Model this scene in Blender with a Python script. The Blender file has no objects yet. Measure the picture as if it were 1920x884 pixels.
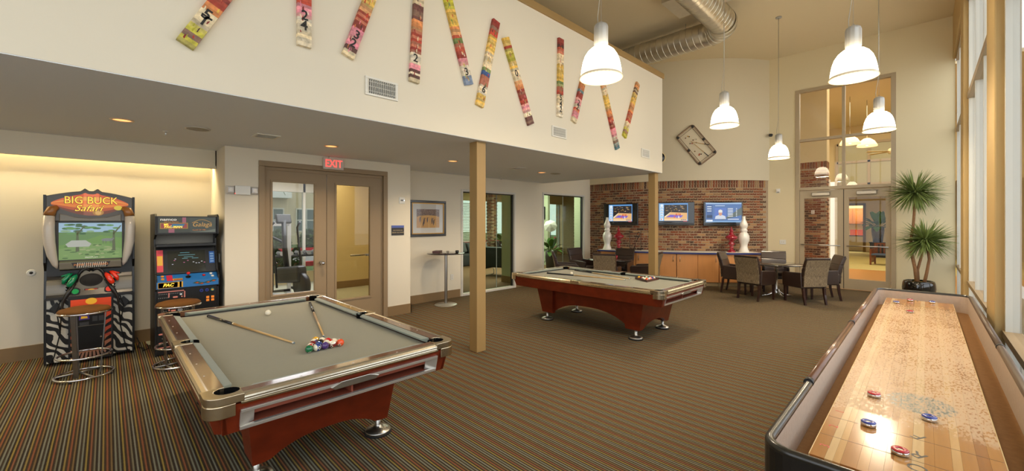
import bpy, math, random
from mathutils import Vector, Matrix, Euler
R = math.radians
PI = math.pi
random.seed(7)
SC = bpy.context.scene
COL = SC.collection

# ------------------------------------------------------------------ camera
cam_d = bpy.data.cameras.new('camera')
cam = bpy.data.objects.new('camera', cam_d)
COL.objects.link(cam)
cam.location = (0, 0, 1.74)
cam.rotation_euler = (R(90), 0, R(45.28))
cam_d.sensor_width = 36
cam_d.lens = 36 * 767.46 / 1920
cam_d.shift_y = -27.5 / 1920
cam_d.clip_start = 0.05
cam_d.clip_end = 200
SC.camera = cam

# ------------------------------------------------------------------ world, exposure, daylight
SC.view_settings.view_transform = 'Standard'
SC.view_settings.look = 'None'
SC.view_settings.gamma = 1
SC.view_settings.use_curve_mapping = False
SC.view_settings.exposure = 0.12
SC.cycles.max_bounces = 10
SC.cycles.diffuse_bounces = 6
SC.cycles.glossy_bounces = 4
SC.cycles.transparent_max_bounces = 24
SC.cycles.sample_clamp_indirect = 4
SC.cycles.caustics_reflective = False
SC.cycles.caustics_refractive = False

def lin(c):
    return tuple(((x / 255) / 12.92 if x / 255 <= .04045 else ((x / 255 + .055) / 1.055) ** 2.4) for x in c)

W = bpy.data.worlds.new('overcast')
SC.world = W
W.use_nodes = True
bg = W.node_tree.nodes['Background']
bg.inputs[0].default_value = (0.93, 0.97, 1.0, 1)
bg.inputs[1].default_value = 2.25

def area(name, loc, size, power, col=(1, 1, 1), rot=(0, 0, 0), portal=False, disk=False, spread=180):
    d = bpy.data.lights.new(name, 'AREA')
    d.energy = power
    d.color = col
    d.shape = 'DISK' if disk else 'RECTANGLE'
    d.size = size[0]
    if not disk:
        d.size_y = size[1]
    d.spread = R(spread)
    o = bpy.data.objects.new(name, d)
    o.location = loc
    o.rotation_euler = rot
    COL.objects.link(o)
    if portal:
        d.cycles.is_portal = True
    return o

# portals: the sky enters through the glazed bays of the window wall and the added glazing behind the camera
for y0, y1 in ((-2.3, 1.3), (2.05, 5.55), (6.3, 9.8), (10.55, 13.3)):
    area('window_portal', (.50, (y0 + y1) / 2, 2.7), (5.2, y1 - y0), 1, rot=(0, R(90), 0), portal=True)
area('window_portal', (-1.8, -4.35, 2.9), (4.2, 4.8), 1, rot=(R(90), 0, 0), portal=True)
area('window_portal', (-13.9, 5, 1.6), (3.0, 11), 1, rot=(0, R(-90), 0), portal=True)
# added fill lights without fixtures, to brighten the rooms beyond the glass
area('lobby_fill_light', (-1.5, 20, 6.1), (5, 8), 330, (1, .86, .62))
area('office_fill_light', (-3.0, 31.2, 3.35), (2, 1.5), 120, (1, .9, .72))
area('lounge_fill_light', (-10, 10, 2.95), (3, 4), 260, (1, .93, .8))
area('gym_fill_light', (-9.8, 3.2, 2.9), (3, 2.5), 150, (.96, .98, 1))

# ------------------------------------------------------------------ materials
MATS = {}

def nt_of(name):
    m = bpy.data.materials.new(name)
    m.use_nodes = True
    nt = m.node_tree
    return m, nt, nt.nodes['Principled BSDF']

def M(name, col, rough=.5, metal=0, spec=.5, noise=0, nscale=6, bump=0, bscale=60, coat=0, emit=0, stretch=(1, 1, 1), vary=0, sheen=0):
    if name in MATS:
        return MATS[name]
    m, nt, p = nt_of(name)
    c = lin(col)
    p.inputs['Base Color'].default_value = (*c, 1)
    p.inputs['Roughness'].default_value = rough
    p.inputs['Metallic'].default_value = metal
    p.inputs['Specular IOR Level'].default_value = spec
    p.inputs['Coat Weight'].default_value = coat
    p.inputs['Coat Roughness'].default_value = .08
    if sheen:
        p.inputs['Sheen Weight'].default_value = sheen
    if emit:
        p.inputs['Emission Color'].default_value = (*c, 1)
        p.inputs['Emission Strength'].default_value = emit
    n, l = nt.nodes, nt.links
    if noise or bump:
        tc = n.new('ShaderNodeTexCoord')
        mp = n.new('ShaderNodeMapping')
        mp.inputs['Scale'].default_value = stretch
        l.new(tc.outputs['Object'], mp.inputs[0])
    last = None
    if noise:
        nz = n.new('ShaderNodeTexNoise')
        nz.inputs['Scale'].default_value = nscale
        nz.inputs['Detail'].default_value = 5
        l.new(mp.outputs[0], nz.inputs['Vector'])
        mx = n.new('ShaderNodeMix')
        mx.data_type = 'RGBA'
        mx.inputs[6].default_value = (*[x * (1 - noise) for x in c], 1)
        mx.inputs[7].default_value = (*[min(1, x * (1 + noise)) for x in c], 1)
        l.new(nz.outputs[0], mx.inputs[0])
        last = mx.outputs[2]
    if vary:
        oi = n.new('ShaderNodeObjectInfo')
        hs = n.new('ShaderNodeHueSaturation')
        mr = n.new('ShaderNodeMapRange')
        mr.inputs[3].default_value = 1 - vary
        mr.inputs[4].default_value = 1 + vary
        l.new(oi.outputs['Random'], mr.inputs[0])
        l.new(mr.outputs[0], hs.inputs['Value'])
        if last:
            l.new(last, hs.inputs['Color'])
        else:
            hs.inputs['Color'].default_value = (*c, 1)
        last = hs.outputs[0]
    if last:
        l.new(last, p.inputs['Base Color'])
    if bump:
        b2 = n.new('ShaderNodeTexNoise')
        b2.inputs['Scale'].default_value = bscale
        b2.inputs['Detail'].default_value = 3
        l.new(mp.outputs[0], b2.inputs['Vector'])
        bp = n.new('ShaderNodeBump')
        bp.inputs['Strength'].default_value = bump
        bp.inputs['Distance'].default_value = .01
        l.new(b2.outputs[0], bp.inputs['Height'])
        l.new(bp.outputs[0], p.inputs['Normal'])
    MATS[name] = m
    return m

def M_paint(name='painted_print', rough=.35, emit=0, noise=.0, nscale=14, metal=0, coat=0):
    """colour comes from the face colours of the mesh (flat print, screens, balls)"""
    if name in MATS:
        return MATS[name]
    m, nt, p = nt_of(name)
    n, l = nt.nodes, nt.links
    a = n.new('ShaderNodeAttribute')
    a.attribute_name = 'Col'
    src = a.outputs['Color']
    if noise:
        tc = n.new('ShaderNodeTexCoord')
        nz = n.new('ShaderNodeTexNoise')
        nz.inputs['Scale'].default_value = nscale
        nz.inputs['Detail'].default_value = 6
        l.new(tc.outputs['Object'], nz.inputs['Vector'])
        mr = n.new('ShaderNodeMapRange')
        mr.inputs[1].default_value = .3
        mr.inputs[2].default_value = .7
        mr.inputs[3].default_value = 1 - noise
        mr.inputs[4].default_value = 1 + noise
        l.new(nz.outputs[0], mr.inputs[0])
        hs = n.new('ShaderNodeHueSaturation')
        l.new(mr.outputs[0], hs.inputs['Value'])
        l.new(src, hs.inputs['Color'])
        src = hs.outputs[0]
    l.new(src, p.inputs['Base Color'])
    p.inputs['Roughness'].default_value = rough
    p.inputs['Coat Weight'].default_value = coat
    if emit:
        l.new(src, p.inputs['Emission Color'])
        p.inputs['Emission Strength'].default_value = emit
        p.inputs['Base Color'].default_value = (.01, .01, .01, 1)
        for k in list(p.inputs['Base Color'].links):
            l.remove(k)
    MATS[name] = m
    return m

def M_glass(name, tint=(255, 255, 255), refl=1.0, alpha=1.0):
    if name in MATS:
        return MATS[name]
    m, nt, p = nt_of(name)
    n, l = nt.nodes, nt.links
    n.remove(p)
    out = n['Material Output']
    tr = n.new('ShaderNodeBsdfTransparent')
    tr.inputs[0].default_value = (*lin(tint), 1)
    gl = n.new('ShaderNodeBsdfGlossy')
    gl.inputs['Roughness'].default_value = .01
    fr = n.new('ShaderNodeFresnel')
    fr.inputs[0].default_value = 1.5
    mu = n.new('ShaderNodeMath')
    mu.operation = 'MULTIPLY'
    mu.inputs[1].default_value = refl
    mx = n.new('ShaderNodeMixShader')
    l.new(fr.outputs[0], mu.inputs[0])
    ge = n.new('ShaderNodeNewGeometry')
    m2 = n.new('ShaderNodeMath')
    m2.operation = 'SUBTRACT'
    m2.inputs[0].default_value = 1
    m3 = n.new('ShaderNodeMath')
    m3.operation = 'MULTIPLY'
    l.new(ge.outputs['Backfacing'], m2.inputs[1])
    l.new(m2.outputs[0], m3.inputs[0])
    l.new(mu.outputs[0], m3.inputs[1])
    l.new(m3.outputs[0], mx.inputs[0])
    l.new(tr.outputs[0], mx.inputs[1])
    l.new(gl.outputs[0], mx.inputs[2])
    l.new(mx.outputs[0], out.inputs[0])
    MATS[name] = m
    return m

# ------------------------------------------------------------------ mesh builder
class MB:
    def __init__(s):
        s.v, s.f, s.sm, s.c = [], [], [], []
        s.col = None
    def add(s, vs, fs, smooth=False, col=None):
        o = len(s.v)
        s.v += [tuple(x) for x in vs]
        for f in fs:
            s.f.append(tuple(i + o for i in f))
            s.sm.append(smooth)
            s.c.append(col if col is not None else s.col)
        return s
    def box(s, x0, x1, y0, y1, z0, z1, col=None):
        vs = [(x, y, z) for x in (x0, x1) for y in (y0, y1) for z in (z0, z1)]
        fs = [(0, 1, 3, 2), (4, 6, 7, 5), (0, 4, 5, 1), (2, 3, 7, 6), (0, 2, 6, 4), (1, 5, 7, 3)]
        return s.add(vs, fs, False, col)
    def obox(s, c, size, rot=(0, 0, 0), col=None):
        m = Euler(rot).to_matrix()
        hx, hy, hz = (k / 2 for k in size)
        vs = [Vector(c) + m @ Vector((x, y, z)) for x in (-hx, hx) for y in (-hy, hy) for z in (-hz, hz)]
        fs = [(0, 1, 3, 2), (4, 6, 7, 5), (0, 4, 5, 1), (2, 3, 7, 6), (0, 2, 6, 4), (1, 5, 7, 3)]
        return s.add(vs, fs, False, col)
    def hexa(s, b, t, col=None):
        """b, t: four bottom and four top corners in the same ring order"""
        return s.add(list(b) + list(t), [(3, 2, 1, 0), (4, 5, 6, 7), (0, 1, 5, 4), (1, 2, 6, 5), (2, 3, 7, 6), (3, 0, 4, 7)], False, col)
    def prism(s, pts, d0, d1, axis='z', smooth=False, col=None):
        """polygon extruded along an axis: axis z -> pts (x, y); x -> (y, z); y -> (x, z)"""
        def P(p, d):
            return (p[0], p[1], d) if axis == 'z' else (d, p[0], p[1]) if axis == 'x' else (p[0], d, p[1])
        n = len(pts)
        vs = [P(p, d0) for p in pts] + [P(p, d1) for p in pts]
        s.add(vs, [tuple(range(n))[::-1], tuple(range(n, 2 * n))], False, col)
        o = len(s.v) - 2 * n
        for i in range(n):
            j = (i + 1) % n
            s.f.append((o + i, o + j, o + n + j, o + n + i))
            s.sm.append(smooth)
            s.c.append(col if col is not None else s.col)
        return s
    def cyl(s, p0, p1, r0, r1=None, n=16, caps=True, col=None):
        r1 = r0 if r1 is None else r1
        p0, p1 = Vector(p0), Vector(p1)
        d = (p1 - p0).normalized()
        u = d.orthogonal().normalized()
        w = d.cross(u)
        ring = lambda p, r: [p + (u * math.cos(2 * PI * i / n) + w * math.sin(2 * PI * i / n)) * r for i in range(n)]
        vs = ring(p0, r0) + ring(p1, r1)
        s.add(vs, [(i, (i + 1) % n, n + (i + 1) % n, n + i) for i in range(n)], True, col)
        if caps:
            o = len(s.v) - 2 * n
            s.f += [tuple(o + i for i in range(n))[::-1], tuple(o + n + i for i in range(n))]
            s.sm += [False, False]
            s.c += [col or s.col] * 2
        return s
    def lathe(s, prof, n=24, c=(0, 0, 0), smooth=True, col=None, a0=0, a1=2 * PI, sx=1, sy=1):
        full = abs(a1 - a0 - 2 * PI) < 1e-6
        k = n if full else n + 1
        vs = []
        for r, z in prof:
            for i in range(k):
                a = a0 + (a1 - a0) * i / n
                vs.append((c[0] + sx * r * math.cos(a), c[1] + sy * r * math.sin(a), c[2] + z))
        fs = []
        for j in range(len(prof) - 1):
            for i in range(n):
                i2 = (i + 1) % k
                fs.append((j * k + i, j * k + i2, (j + 1) * k + i2, (j + 1) * k + i))
        return s.add(vs, fs, smooth, col)
    def sphere(s, c, r, nu=20, nv=12, colf=None, sc=(1, 1, 1)):
        for j in range(nv):
            for i in range(nu):
                q = []
                for a, b in ((i, j), (i + 1, j), (i + 1, j + 1), (i, j + 1)):
                    t, f = PI * b / nv, 2 * PI * a / nu
                    q.append((math.sin(t) * math.cos(f), math.sin(t) * math.sin(f), math.cos(t)))
                mid = Vector([sum(x[k] for x in q) / 4 for k in range(3)]).normalized()
                if j == 0:
                    q = [q[0], q[2], q[3]]
                elif j == nv - 1:
                    q = [q[0], q[1], q[2]]
                s.add([(c[0] + x[0] * r * sc[0], c[1] + x[1] * r * sc[1], c[2] + x[2] * r * sc[2]) for x in q][::-1], [tuple(range(len(q)))], True, colf(mid) if colf else None)
        return s
    def tube(s, path, r, n=10, closed=False, caps=True, col=None):
        P = [Vector(p) for p in path]
        m = len(P)
        rr = r if isinstance(r, (list, tuple)) else [r] * m
        vs = []
        u = None
        for i in range(m):
            a = P[(i - 1) % m] if closed or i > 0 else P[i]
            b = P[(i + 1) % m] if closed or i < m - 1 else P[i]
            d = (b - a).normalized()
            u = d.orthogonal().normalized() if u is None else (u - d * u.dot(d)).normalized()
            w = d.cross(u)
            vs += [P[i] + (u * math.cos(2 * PI * k / n) + w * math.sin(2 * PI * k / n)) * rr[i] for k in range(n)]
        fs = []
        for i in range(m if closed else m - 1):
            j = (i + 1) % m
            fs += [(i * n + k, i * n + (k + 1) % n, j * n + (k + 1) % n, j * n + k) for k in range(n)]
        s.add(vs, fs, True, col)
        if caps and not closed:
            o = len(s.v) - m * n
            s.f += [tuple(o + k for k in range(n))[::-1], tuple(o + (m - 1) * n + k for k in range(n))]
            s.sm += [False] * 2
            s.c += [col or s.col] * 2
        return s
    def quad(s, pts, col=None):
        return s.add(pts, [tuple(range(len(pts)))], False, col)
    def yz(s, y0, y1, z0, z1, x=0, col=None):
        """flat rectangle that faces +x"""
        return s.quad([(x, y0, z0), (x, y1, z0), (x, y1, z1), (x, y0, z1)], col)
    def poly(s, pts, x=0, col=None):
        return s.quad([(x, p[0], p[1]) for p in pts], col)
    def disc(s, y, z, ry, rz=None, x=0, n=16, col=None):
        rz = rz or ry
        return s.quad([(x, y + ry * math.cos(2 * PI * i / n), z + rz * math.sin(2 * PI * i / n)) for i in range(n)], col)
    def mesh(s, name):
        me = bpy.data.meshes.new(name)
        me.from_pydata(s.v, [], s.f)
        me.polygons.foreach_set('use_smooth', s.sm)
        if any(c is not None for c in s.c):
            at = me.color_attributes.new('Col', 'FLOAT_COLOR', 'CORNER')
            for p in me.polygons:
                c = lin(s.c[p.index] or (128, 128, 128))
                for li in p.loop_indices:
                    at.data[li].color = (*c, 1)
        me.update()
        return me
    def build(s, name, mat, parent=None, loc=None, rot=None, bevel=0, label=None, kind=None, seg=2):
        me = s.mesh(name)
        me.materials.append(mat)
        o = bpy.data.objects.new(name, me)
        COL.objects.link(o)
        if parent is not None:
            o.parent = parent
        if loc is not None:
            o.location = loc
        if rot is not None:
            o.rotation_euler = rot
        if bevel:
            b = o.modifiers.new('edge', 'BEVEL')
            b.width = bevel
            b.segments = seg
            b.limit_method = 'ANGLE'
            b.angle_limit = R(40)
            b.harden_normals = False
        if label:
            o['label'] = label
        if kind:
            o['kind'] = kind
        return o

def tag(o, label, cat, group=None):
    o['label'] = label
    o['category'] = cat
    if group:
        o['group'] = group
    return o

def thing(name, label, cat, loc=(0, 0, 0), rz=0, group=None, rot=None):
    o = bpy.data.objects.new(name, None)
    COL.objects.link(o)
    o.empty_display_size = .1
    o.location = loc
    o.rotation_euler = rot if rot else (0, 0, rz)
    return tag(o, label, cat, group)

KIDS = None
def dup(root, label, loc=None, rz=None, group=None):
    """a copy of a thing with copies of its parts and sub-parts (they share mesh data)"""
    r = root.copy()
    COL.objects.link(r)
    if loc is not None:
        r.location = loc
    if rz is not None:
        r.rotation_euler = (0, 0, rz)
    r['label'] = label
    if group:
        r['group'] = group
    for ch in list(root.children):
        c = ch.copy()
        COL.objects.link(c)
        c.parent = r
        for g in list(ch.children):
            k = g.copy()
            COL.objects.link(k)
            k.parent = c
    return r

def structure(mb, name, mat, parent=None, **k):
    return mb.build(name, mat, parent, kind='structure', **k)

FACE_X = (R(90), 0, R(90))
def text(body, mat, parent, loc, size, rot=FACE_X, name='lettering', extrude=.0008, align='CENTER', shear=0, sx=1, bold=0):
    cu = bpy.data.curves.new(name, 'FONT')
    cu.body = body
    cu.size = size
    cu.align_x = align
    cu.align_y = 'CENTER'
    cu.extrude = extrude
    cu.shear = shear
    cu.offset = bold
    cu.resolution_u = 3
    cu.materials.append(mat)
    o = bpy.data.objects.new(name, cu)
    COL.objects.link(o)
    if parent is not None:
        o.parent = parent
    o.location = loc
    o.rotation_euler = rot
    o.scale = (sx, 1, 1)
    LETTERING.append(o)
    return o

LETTERING = []
def lettering_to_mesh():
    bpy.context.view_layer.update()
    dg = bpy.context.evaluated_depsgraph_get()
    for o in LETTERING:
        nm = o.name
        me = bpy.data.meshes.new_from_object(o.evaluated_get(dg))
        k = bpy.data.objects.new('lettering', me)
        o.name = 'font_source'
        k.name = nm
        COL.objects.link(k)
        k.parent = o.parent
        k.location, k.rotation_euler, k.scale = o.location, o.rotation_euler, o.scale
        cu = o.data
        bpy.data.objects.remove(o)
        bpy.data.curves.remove(cu)

def holed(u0, u1, v0, v1, holes):
    """split a rectangle with rectangular holes into solid rectangles"""
    us = sorted({u0, u1, *[h[0] for h in holes], *[h[1] for h in holes]})
    out = []
    for a, b in zip(us, us[1:]):
        m = (a + b) / 2
        cuts = sorted((h[2], h[3]) for h in holes if h[0] < m < h[1])
        z = v0
        for c0, c1 in cuts:
            if c0 > z:
                out.append((a, b, z, c0))
            z = max(z, c1)
        if z < v1:
            out.append((a, b, z, v1))
    return out

# palette
WALL = M('cream_wall_paint', (226, 217, 197), .85, spec=.2, bump=.06, bscale=220)
WALL2 = M('tan_wall_paint', (226, 212, 176), .85, spec=.2, bump=.06, bscale=220)
CEIL = M('ceiling_paint', (222, 206, 172), .9, spec=.1, bump=.1, bscale=160)
SOFFIT = M('loft_soffit_paint', (230, 233, 236), .9, spec=.1, bump=.1, bscale=160)
TAUPE = M('taupe_door_paint', (150, 128, 98), .5, spec=.4)
TRIM = M('tan_trim_paint', (160, 130, 82), .55, spec=.4)
BASEB = M('brown_baseboard', (136, 111, 78), .6, spec=.3)
GLASS = M_glass('clear_glass')
GLASSG = M_glass('greenish_glass', (228, 238, 228))
GLASST = M_glass('daylight_dimming_glass', (214, 218, 214))  # tint added to dim the bright outdoors behind the panes
GLASSB = M_glass('bronze_glass', (214, 204, 180))
CHROME = M('polished_chrome', (225, 225, 225), .12, 1)
STEEL = M('brushed_steel', (186, 184, 178), .32, 1)
ALU = M('satin_aluminium', (205, 198, 180), .25, 1, noise=.12, nscale=3, stretch=(1, 8, 8))
NICKEL = M('warm_nickel', (206, 192, 164), .25, 1)
BLACK = M('black_plastic', (18, 18, 18), .4)
RUBBER = M('black_rubber', (14, 14, 14), .8)
WHITEP = M('white_plastic', (226, 224, 216), .4)
PAINT = M_paint()
SCREEN = M_paint('lit_screen', emit=.75)
DARKW = M('espresso_wood', (44, 22, 18), .35, noise=.3, nscale=8)
# ================================================================== SETTING
XA, XP, XR, XLOFT, XWIN, YD = -7.53, -6.87, -7.92, -4.07, .43, 13.36
ZL, ZT, ZC, YBACK = 2.79, 4.98, 6.30, -4.4
CX0, CY0, RB = -7.33, 15.85, 4.87            # axis and radius of the bowed brick wall

def carpet():
    m, nt, p = nt_of('striped_carpet')
    n, l = nt.nodes, nt.links
    tc = n.new('ShaderNodeTexCoord')
    sx = n.new('ShaderNodeSeparateXYZ')
    l.new(tc.outputs['Object'], sx.inputs[0])
    def math_(op, a, b=None):
        k = n.new('ShaderNodeMath')
        k.operation = op
        for i, v in enumerate((a, b)):
            if v is None:
                continue
            if isinstance(v, (int, float)):
                k.inputs[i].default_value = v
            else:
                l.new(v, k.inputs[i])
        return k.outputs[0]
    wob = n.new('ShaderNodeTexNoise')
    wob.inputs['Scale'].default_value = 90
    l.new(tc.outputs['Object'], wob.inputs['Vector'])
    y = math_('ADD', sx.outputs[1], math_('MULTIPLY', wob.outputs[0], .004))
    fr = math_('FRACT', math_('MULTIPLY', y, 1 / .196))
    cr = n.new('ShaderNodeValToRGB')
    cr.color_ramp.interpolation = 'CONSTANT'
    seq = [(118, 74, 50), (58, 46, 36), (106, 86, 56), (48, 40, 32), (110, 108, 92), (56, 47, 37), (104, 104, 90), (46, 39, 32), (126, 108, 56), (54, 45, 35),
           (116, 76, 54), (58, 47, 37), (104, 98, 78), (48, 41, 33), (112, 110, 96), (50, 42, 34), (122, 104, 58), (58, 48, 38)]
    e = cr.color_ramp.elements
    for i, c in enumerate(seq):
        k = e[i] if i < 2 else e.new(i / len(seq))
        k.position = i / len(seq)
        k.color = (*[v * 1.22 for v in lin(c)], 1)
    l.new(fr, cr.inputs[0])
    # loops of the pile
    vx = math_('ABSOLUTE', math_('SINE', math_('MULTIPLY', sx.outputs[0], 420)))
    vy = math_('ABSOLUTE', math_('SINE', math_('MULTIPLY', sx.outputs[1], PI * len(seq) / .196)))
    h = math_('MULTIPLY', vx, vy)
    hs = n.new('ShaderNodeHueSaturation')
    l.new(cr.outputs[0], hs.inputs['Color'])
    l.new(math_('ADD', math_('MULTIPLY', h, .5), .82), hs.inputs['Value'])
    l.new(hs.outputs[0], p.inputs['Base Color'])
    p.inputs['Roughness'].default_value = .95
    p.inputs['Specular IOR Level'].default_value = .1
    b = n.new('ShaderNodeBump')
    b.inputs['Strength'].default_value = .35
    b.inputs['Distance'].default_value = .004
    l.new(h, b.inputs['Height'])
    l.new(b.outputs[0], p.inputs['Normal'])
    return m

structure(MB().box(-7.95, .45, YBACK, 13.36, -.1, 0), 'floor', carpet())
structure(MB().box(-8.2, .6, YBACK, 17.5, ZC, ZC + .1), 'ceiling', CEIL)

# --- arcade recess on the left: rear wall, side return, soffit with a cove light
structure(MB().box(XR - .12, XR, YBACK, 1.17, 0, ZL), 'wall_recess', WALL)
structure(MB().box(XR - .12, XP - .15, 1.17, 1.32, 0, ZL), 'wall_recess_side', WALL)
s = MB().box(XA, XA + .06, YBACK, 1.165, 2.52, ZL)
s.box(XR, XA + .06, 1.155, 1.165, 2.56, ZL)
structure(s, 'trim_soffit', WALL)
cove = MB().box(XR + .05, XR + .17, YBACK + .1, 1.1, 2.58, 2.64).build('cove_light', M('cove_tube', (255, 238, 190), emit=2.2))
tag(cove, 'long warm cove lamp hidden behind the soffit over the arcade recess', 'lamp')
area('cove_lamp', (XR + .17, -1.6, 2.66), (.10, 5.4), 170, (1, .80, .46), rot=(0, R(40), 0))

# --- pilaster wall with the double door
pil = MB()
for a, b, c, d in holed(1.17, 4.09, 0, ZL, [(1.60, 3.60, 0, 2.61)]):
    pil.box(XP - .15, XP, a, b, c, d)
pil.box(XA, XP - .15, 3.97, 4.09, 0, ZL)
structure(pil, 'wall_pilaster', WALL)
# --- wall A with two tall glazed openings, running up past the loft
wa = MB()
for a, b, c, d in holed(4.09, 10.99, 0, ZC, [(5.80, 7.58, 0, 2.46), (8.66, 10.64, 0, 2.53)]):
    wa.box(XA - .12, XA, a, b, c, d)
wa.box(XA - .12, XA, YBACK, 4.09, ZL, ZC)
structure(wa, 'wall_left', WALL)

# --- loft: soffit slab, parapet wall with its cap, two columns
structure(MB().box(XR, XLOFT - .14, YBACK, 8.54, ZL, ZL + .12).box(XLOFT - .14, XLOFT - .001, YBACK, 8.54, ZL, ZL + .006).box(XA, XLOFT - .001, 8.54, 8.679, ZL, ZL + .006), 'ceiling_loft', SOFFIT)
structure(MB().box(XA, XLOFT - .13, YBACK, 8.55, 4.78, 4.84), 'loft_bounce_slab', WALL)  # unseen pale slab added to bounce light up to the duct and ceiling
lw = MB().box(XLOFT - .13, XLOFT, YBACK, 8.68, ZL + .007, 4.87)
lw.box(XA, XLOFT - .13, 8.55, 8.68, ZL + .007, 4.87)
structure(lw, 'wall_loft', WALL)
cap = MB().box(XLOFT - .16, XLOFT + .03, YBACK, 8.72, 4.87, ZT)
cap.box(XA, XLOFT - .16, 8.52, 8.72, 4.87, ZT)
structure(cap, 'trim_loft_cap', TRIM, bevel=.008)
for k, y in enumerate((3.46, 8.50)):
    c = MB().box(XLOFT - .235, XLOFT - .08, y, y + .155, 0, ZL)
    c.build('column', TRIM, bevel=.006, kind='structure')

# --- bowed wall: brick below, plaster above
def arc_wall(mb, r0, r1, z0, z1, a0, a1, n):
    for i in range(n):
        t0, t1 = R(a0 + (a1 - a0) * i / n), R(a0 + (a1 - a0) * (i + 1) / n)
        q = [(CX0 + r * math.cos(t), CY0 + r * math.sin(t)) for r, t in ((r0, t0), (r1, t0), (r1, t1), (r0, t1))]
        o = len(mb.v)
        mb.v += [(*p, z0) for p in q] + [(*p, z1) for p in q]
        for f, sm in (((3, 2, 1, 0), 0), ((4, 5, 6, 7), 0), ((1, 2, 6, 5), 1), ((3, 0, 4, 7), 1)):
            mb.f.append(tuple(o + x for x in f))
            mb.sm.append(False)
            mb.c.append(None)
    return mb
ZB = 2.885
MORTAR = M('mortar', (172, 152, 126), .95, spec=.1, noise=.25, nscale=30, bump=.5, bscale=90)
bw = structure(arc_wall(MB(), RB - .2, RB, 0, ZB, -94, -30.5, 64), 'wall_back', MORTAR)
structure(arc_wall(MB(), RB - .2, RB + .028, ZB, ZC, -94, -30.5, 64), 'wall_back_upper', M('bowed_wall_paint', (216, 204, 176), .85, spec=.2, bump=.06, bscale=220))

def M_brick():
    m, nt, p = nt_of('old_brick')
    n, l = nt.nodes, nt.links
    ge = n.new('ShaderNodeNewGeometry')
    oi = n.new('ShaderNodeObjectInfo')
    ad = n.new('ShaderNodeMath')
    ad.operation = 'ADD'
    l.new(ge.outputs['Random Per Island'], ad.inputs[0])
    l.new(oi.outputs['Random'], ad.inputs[1])
    fr = n.new('ShaderNodeMath')
    fr.operation = 'FRACT'
    l.new(ad.outputs[0], fr.inputs[0])
    cr = n.new('ShaderNodeValToRGB')
    cr.color_ramp.interpolation = 'CONSTANT'
    cs = [(128, 74, 52), (104, 62, 46), (92, 66, 52), (146, 84, 54), (78, 56, 46), (120, 70, 50), (176, 134, 92), (110, 78, 60), (134, 72, 48), (88, 60, 48), (152, 118, 84), (116, 64, 46)]
    e = cr.color_ramp.elements
    for i, c in enumerate(cs):
        k = e[i] if i < 2 else e.new(i / len(cs))
        k.position = i / len(cs)
        k.color = (*lin(c), 1)
    l.new(fr.outputs[0], cr.inputs[0])
    tc = n.new('ShaderNodeTexCoord')
    nz = n.new('ShaderNodeTexNoise')
    nz.inputs['Scale'].default_value = 26
    nz.inputs['Detail'].default_value = 6
    l.new(tc.outputs['Object'], nz.inputs['Vector'])
    mr = n.new('ShaderNodeMapRange')
    mr.inputs[1].default_value = .50
    mr.inputs[2].default_value = .68
    mr.inputs[4].default_value = .7
    l.new(nz.outputs[0], mr.inputs[0])
    mx = n.new('ShaderNodeMix')
    mx.data_type = 'RGBA'
    mx.inputs[7].default_value = (*lin((178, 150, 116)), 1)
    l.new(mr.outputs[0], mx.inputs[0])
    l.new(cr.outputs[0], mx.inputs[6])
    l.new(mx.outputs[2], p.inputs['Base Color'])
    p.inputs['Roughness'].default_value = .9
    p.inputs['Specular IOR Level'].default_value = .2
    b = n.new('ShaderNodeBump')
    b.inputs['Strength'].default_value = .6
    b.inputs['Distance'].default_value = .01
    l.new(nz.outputs[0], b.inputs['Height'])
    l.new(b.outputs[0], p.inputs['Normal'])
    return m
BRICK = M_brick()

def brick_mesh(w, h, d=.03):
    """a brick that faces +x, chamfered, its back in the mortar"""
    c = .006
    mb = MB()
    b = [(-.02, -w / 2, -h / 2), (-.02, w / 2, -h / 2), (-.02, w / 2, h / 2), (-.02, -w / 2, h / 2)]
    m_ = [(d - .02 - c, y, z) for _, y, z in b]
    t = [(d - .02, y - math.copysign(c, y), z - math.copysign(c, z)) for _, y, z in b]
    vs = b + m_ + t
    fs = [(8, 9, 10, 11)] + [(i, (i + 1) % 4, 4 + (i + 1) % 4, 4 + i) for i in range(4)] + [(4 + i, 4 + (i + 1) % 4, 8 + (i + 1) % 4, 8 + i) for i in range(4)]
    mb.add(vs, fs)
    return mb
bm_str = brick_mesh(.193, .054).mesh('brick')
bm_sold = brick_mesh(.055, .20).mesh('brick')
for me in (bm_str, bm_sold):
    me.materials.append(BRICK)
rest = MB()
n_single = 0
def lay(a, z, kind):
    """one brick on the bowed wall at angle a"""
    global n_single
    r = RB + .0 + random.uniform(-.004, .004)
    x, y = CX0 + r * math.cos(a), CY0 + r * math.sin(a)
    tilt = random.uniform(-.012, .012)
    near = kind == 'sold' or (z > 1.0 and a > R(-66) and z > 2.0) or (z > .95 and a > R(-50))
    if near and n_single < 300:
        o = bpy.data.objects.new('brick', bm_sold if kind == 'sold' else bm_str)
        COL.objects.link(o)
        o.parent = bw
        o.location = (x, y, z)
        o.rotation_euler = (tilt, 0, a)
        n_single += 1
    else:
        mt = Matrix.Translation((x, y, z)) @ Euler((tilt, 0, a)).to_matrix().to_4x4()
        src = bm_sold if kind == 'sold' else bm_str
        rest.add([mt @ v.co for v in src.vertices], [tuple(f.vertices) for f in src.polygons])
da = .071 / RB
k = R(-93.2)
while k < R(-31.5):
    lay(k, ZB - .105, 'sold')
    k += da
row = 0
z = ZB - .105 - .10 - .044
while z > .03:
    k = R(-92.8) + (.105 / RB if row % 2 else 0)
    while k < R(-31.9):
        lay(k, z, 'str')
        k += .208 / RB
    z -= .0715
    row += 1
rest.build('brickwork', BRICK, bw, kind='stuff')

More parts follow.
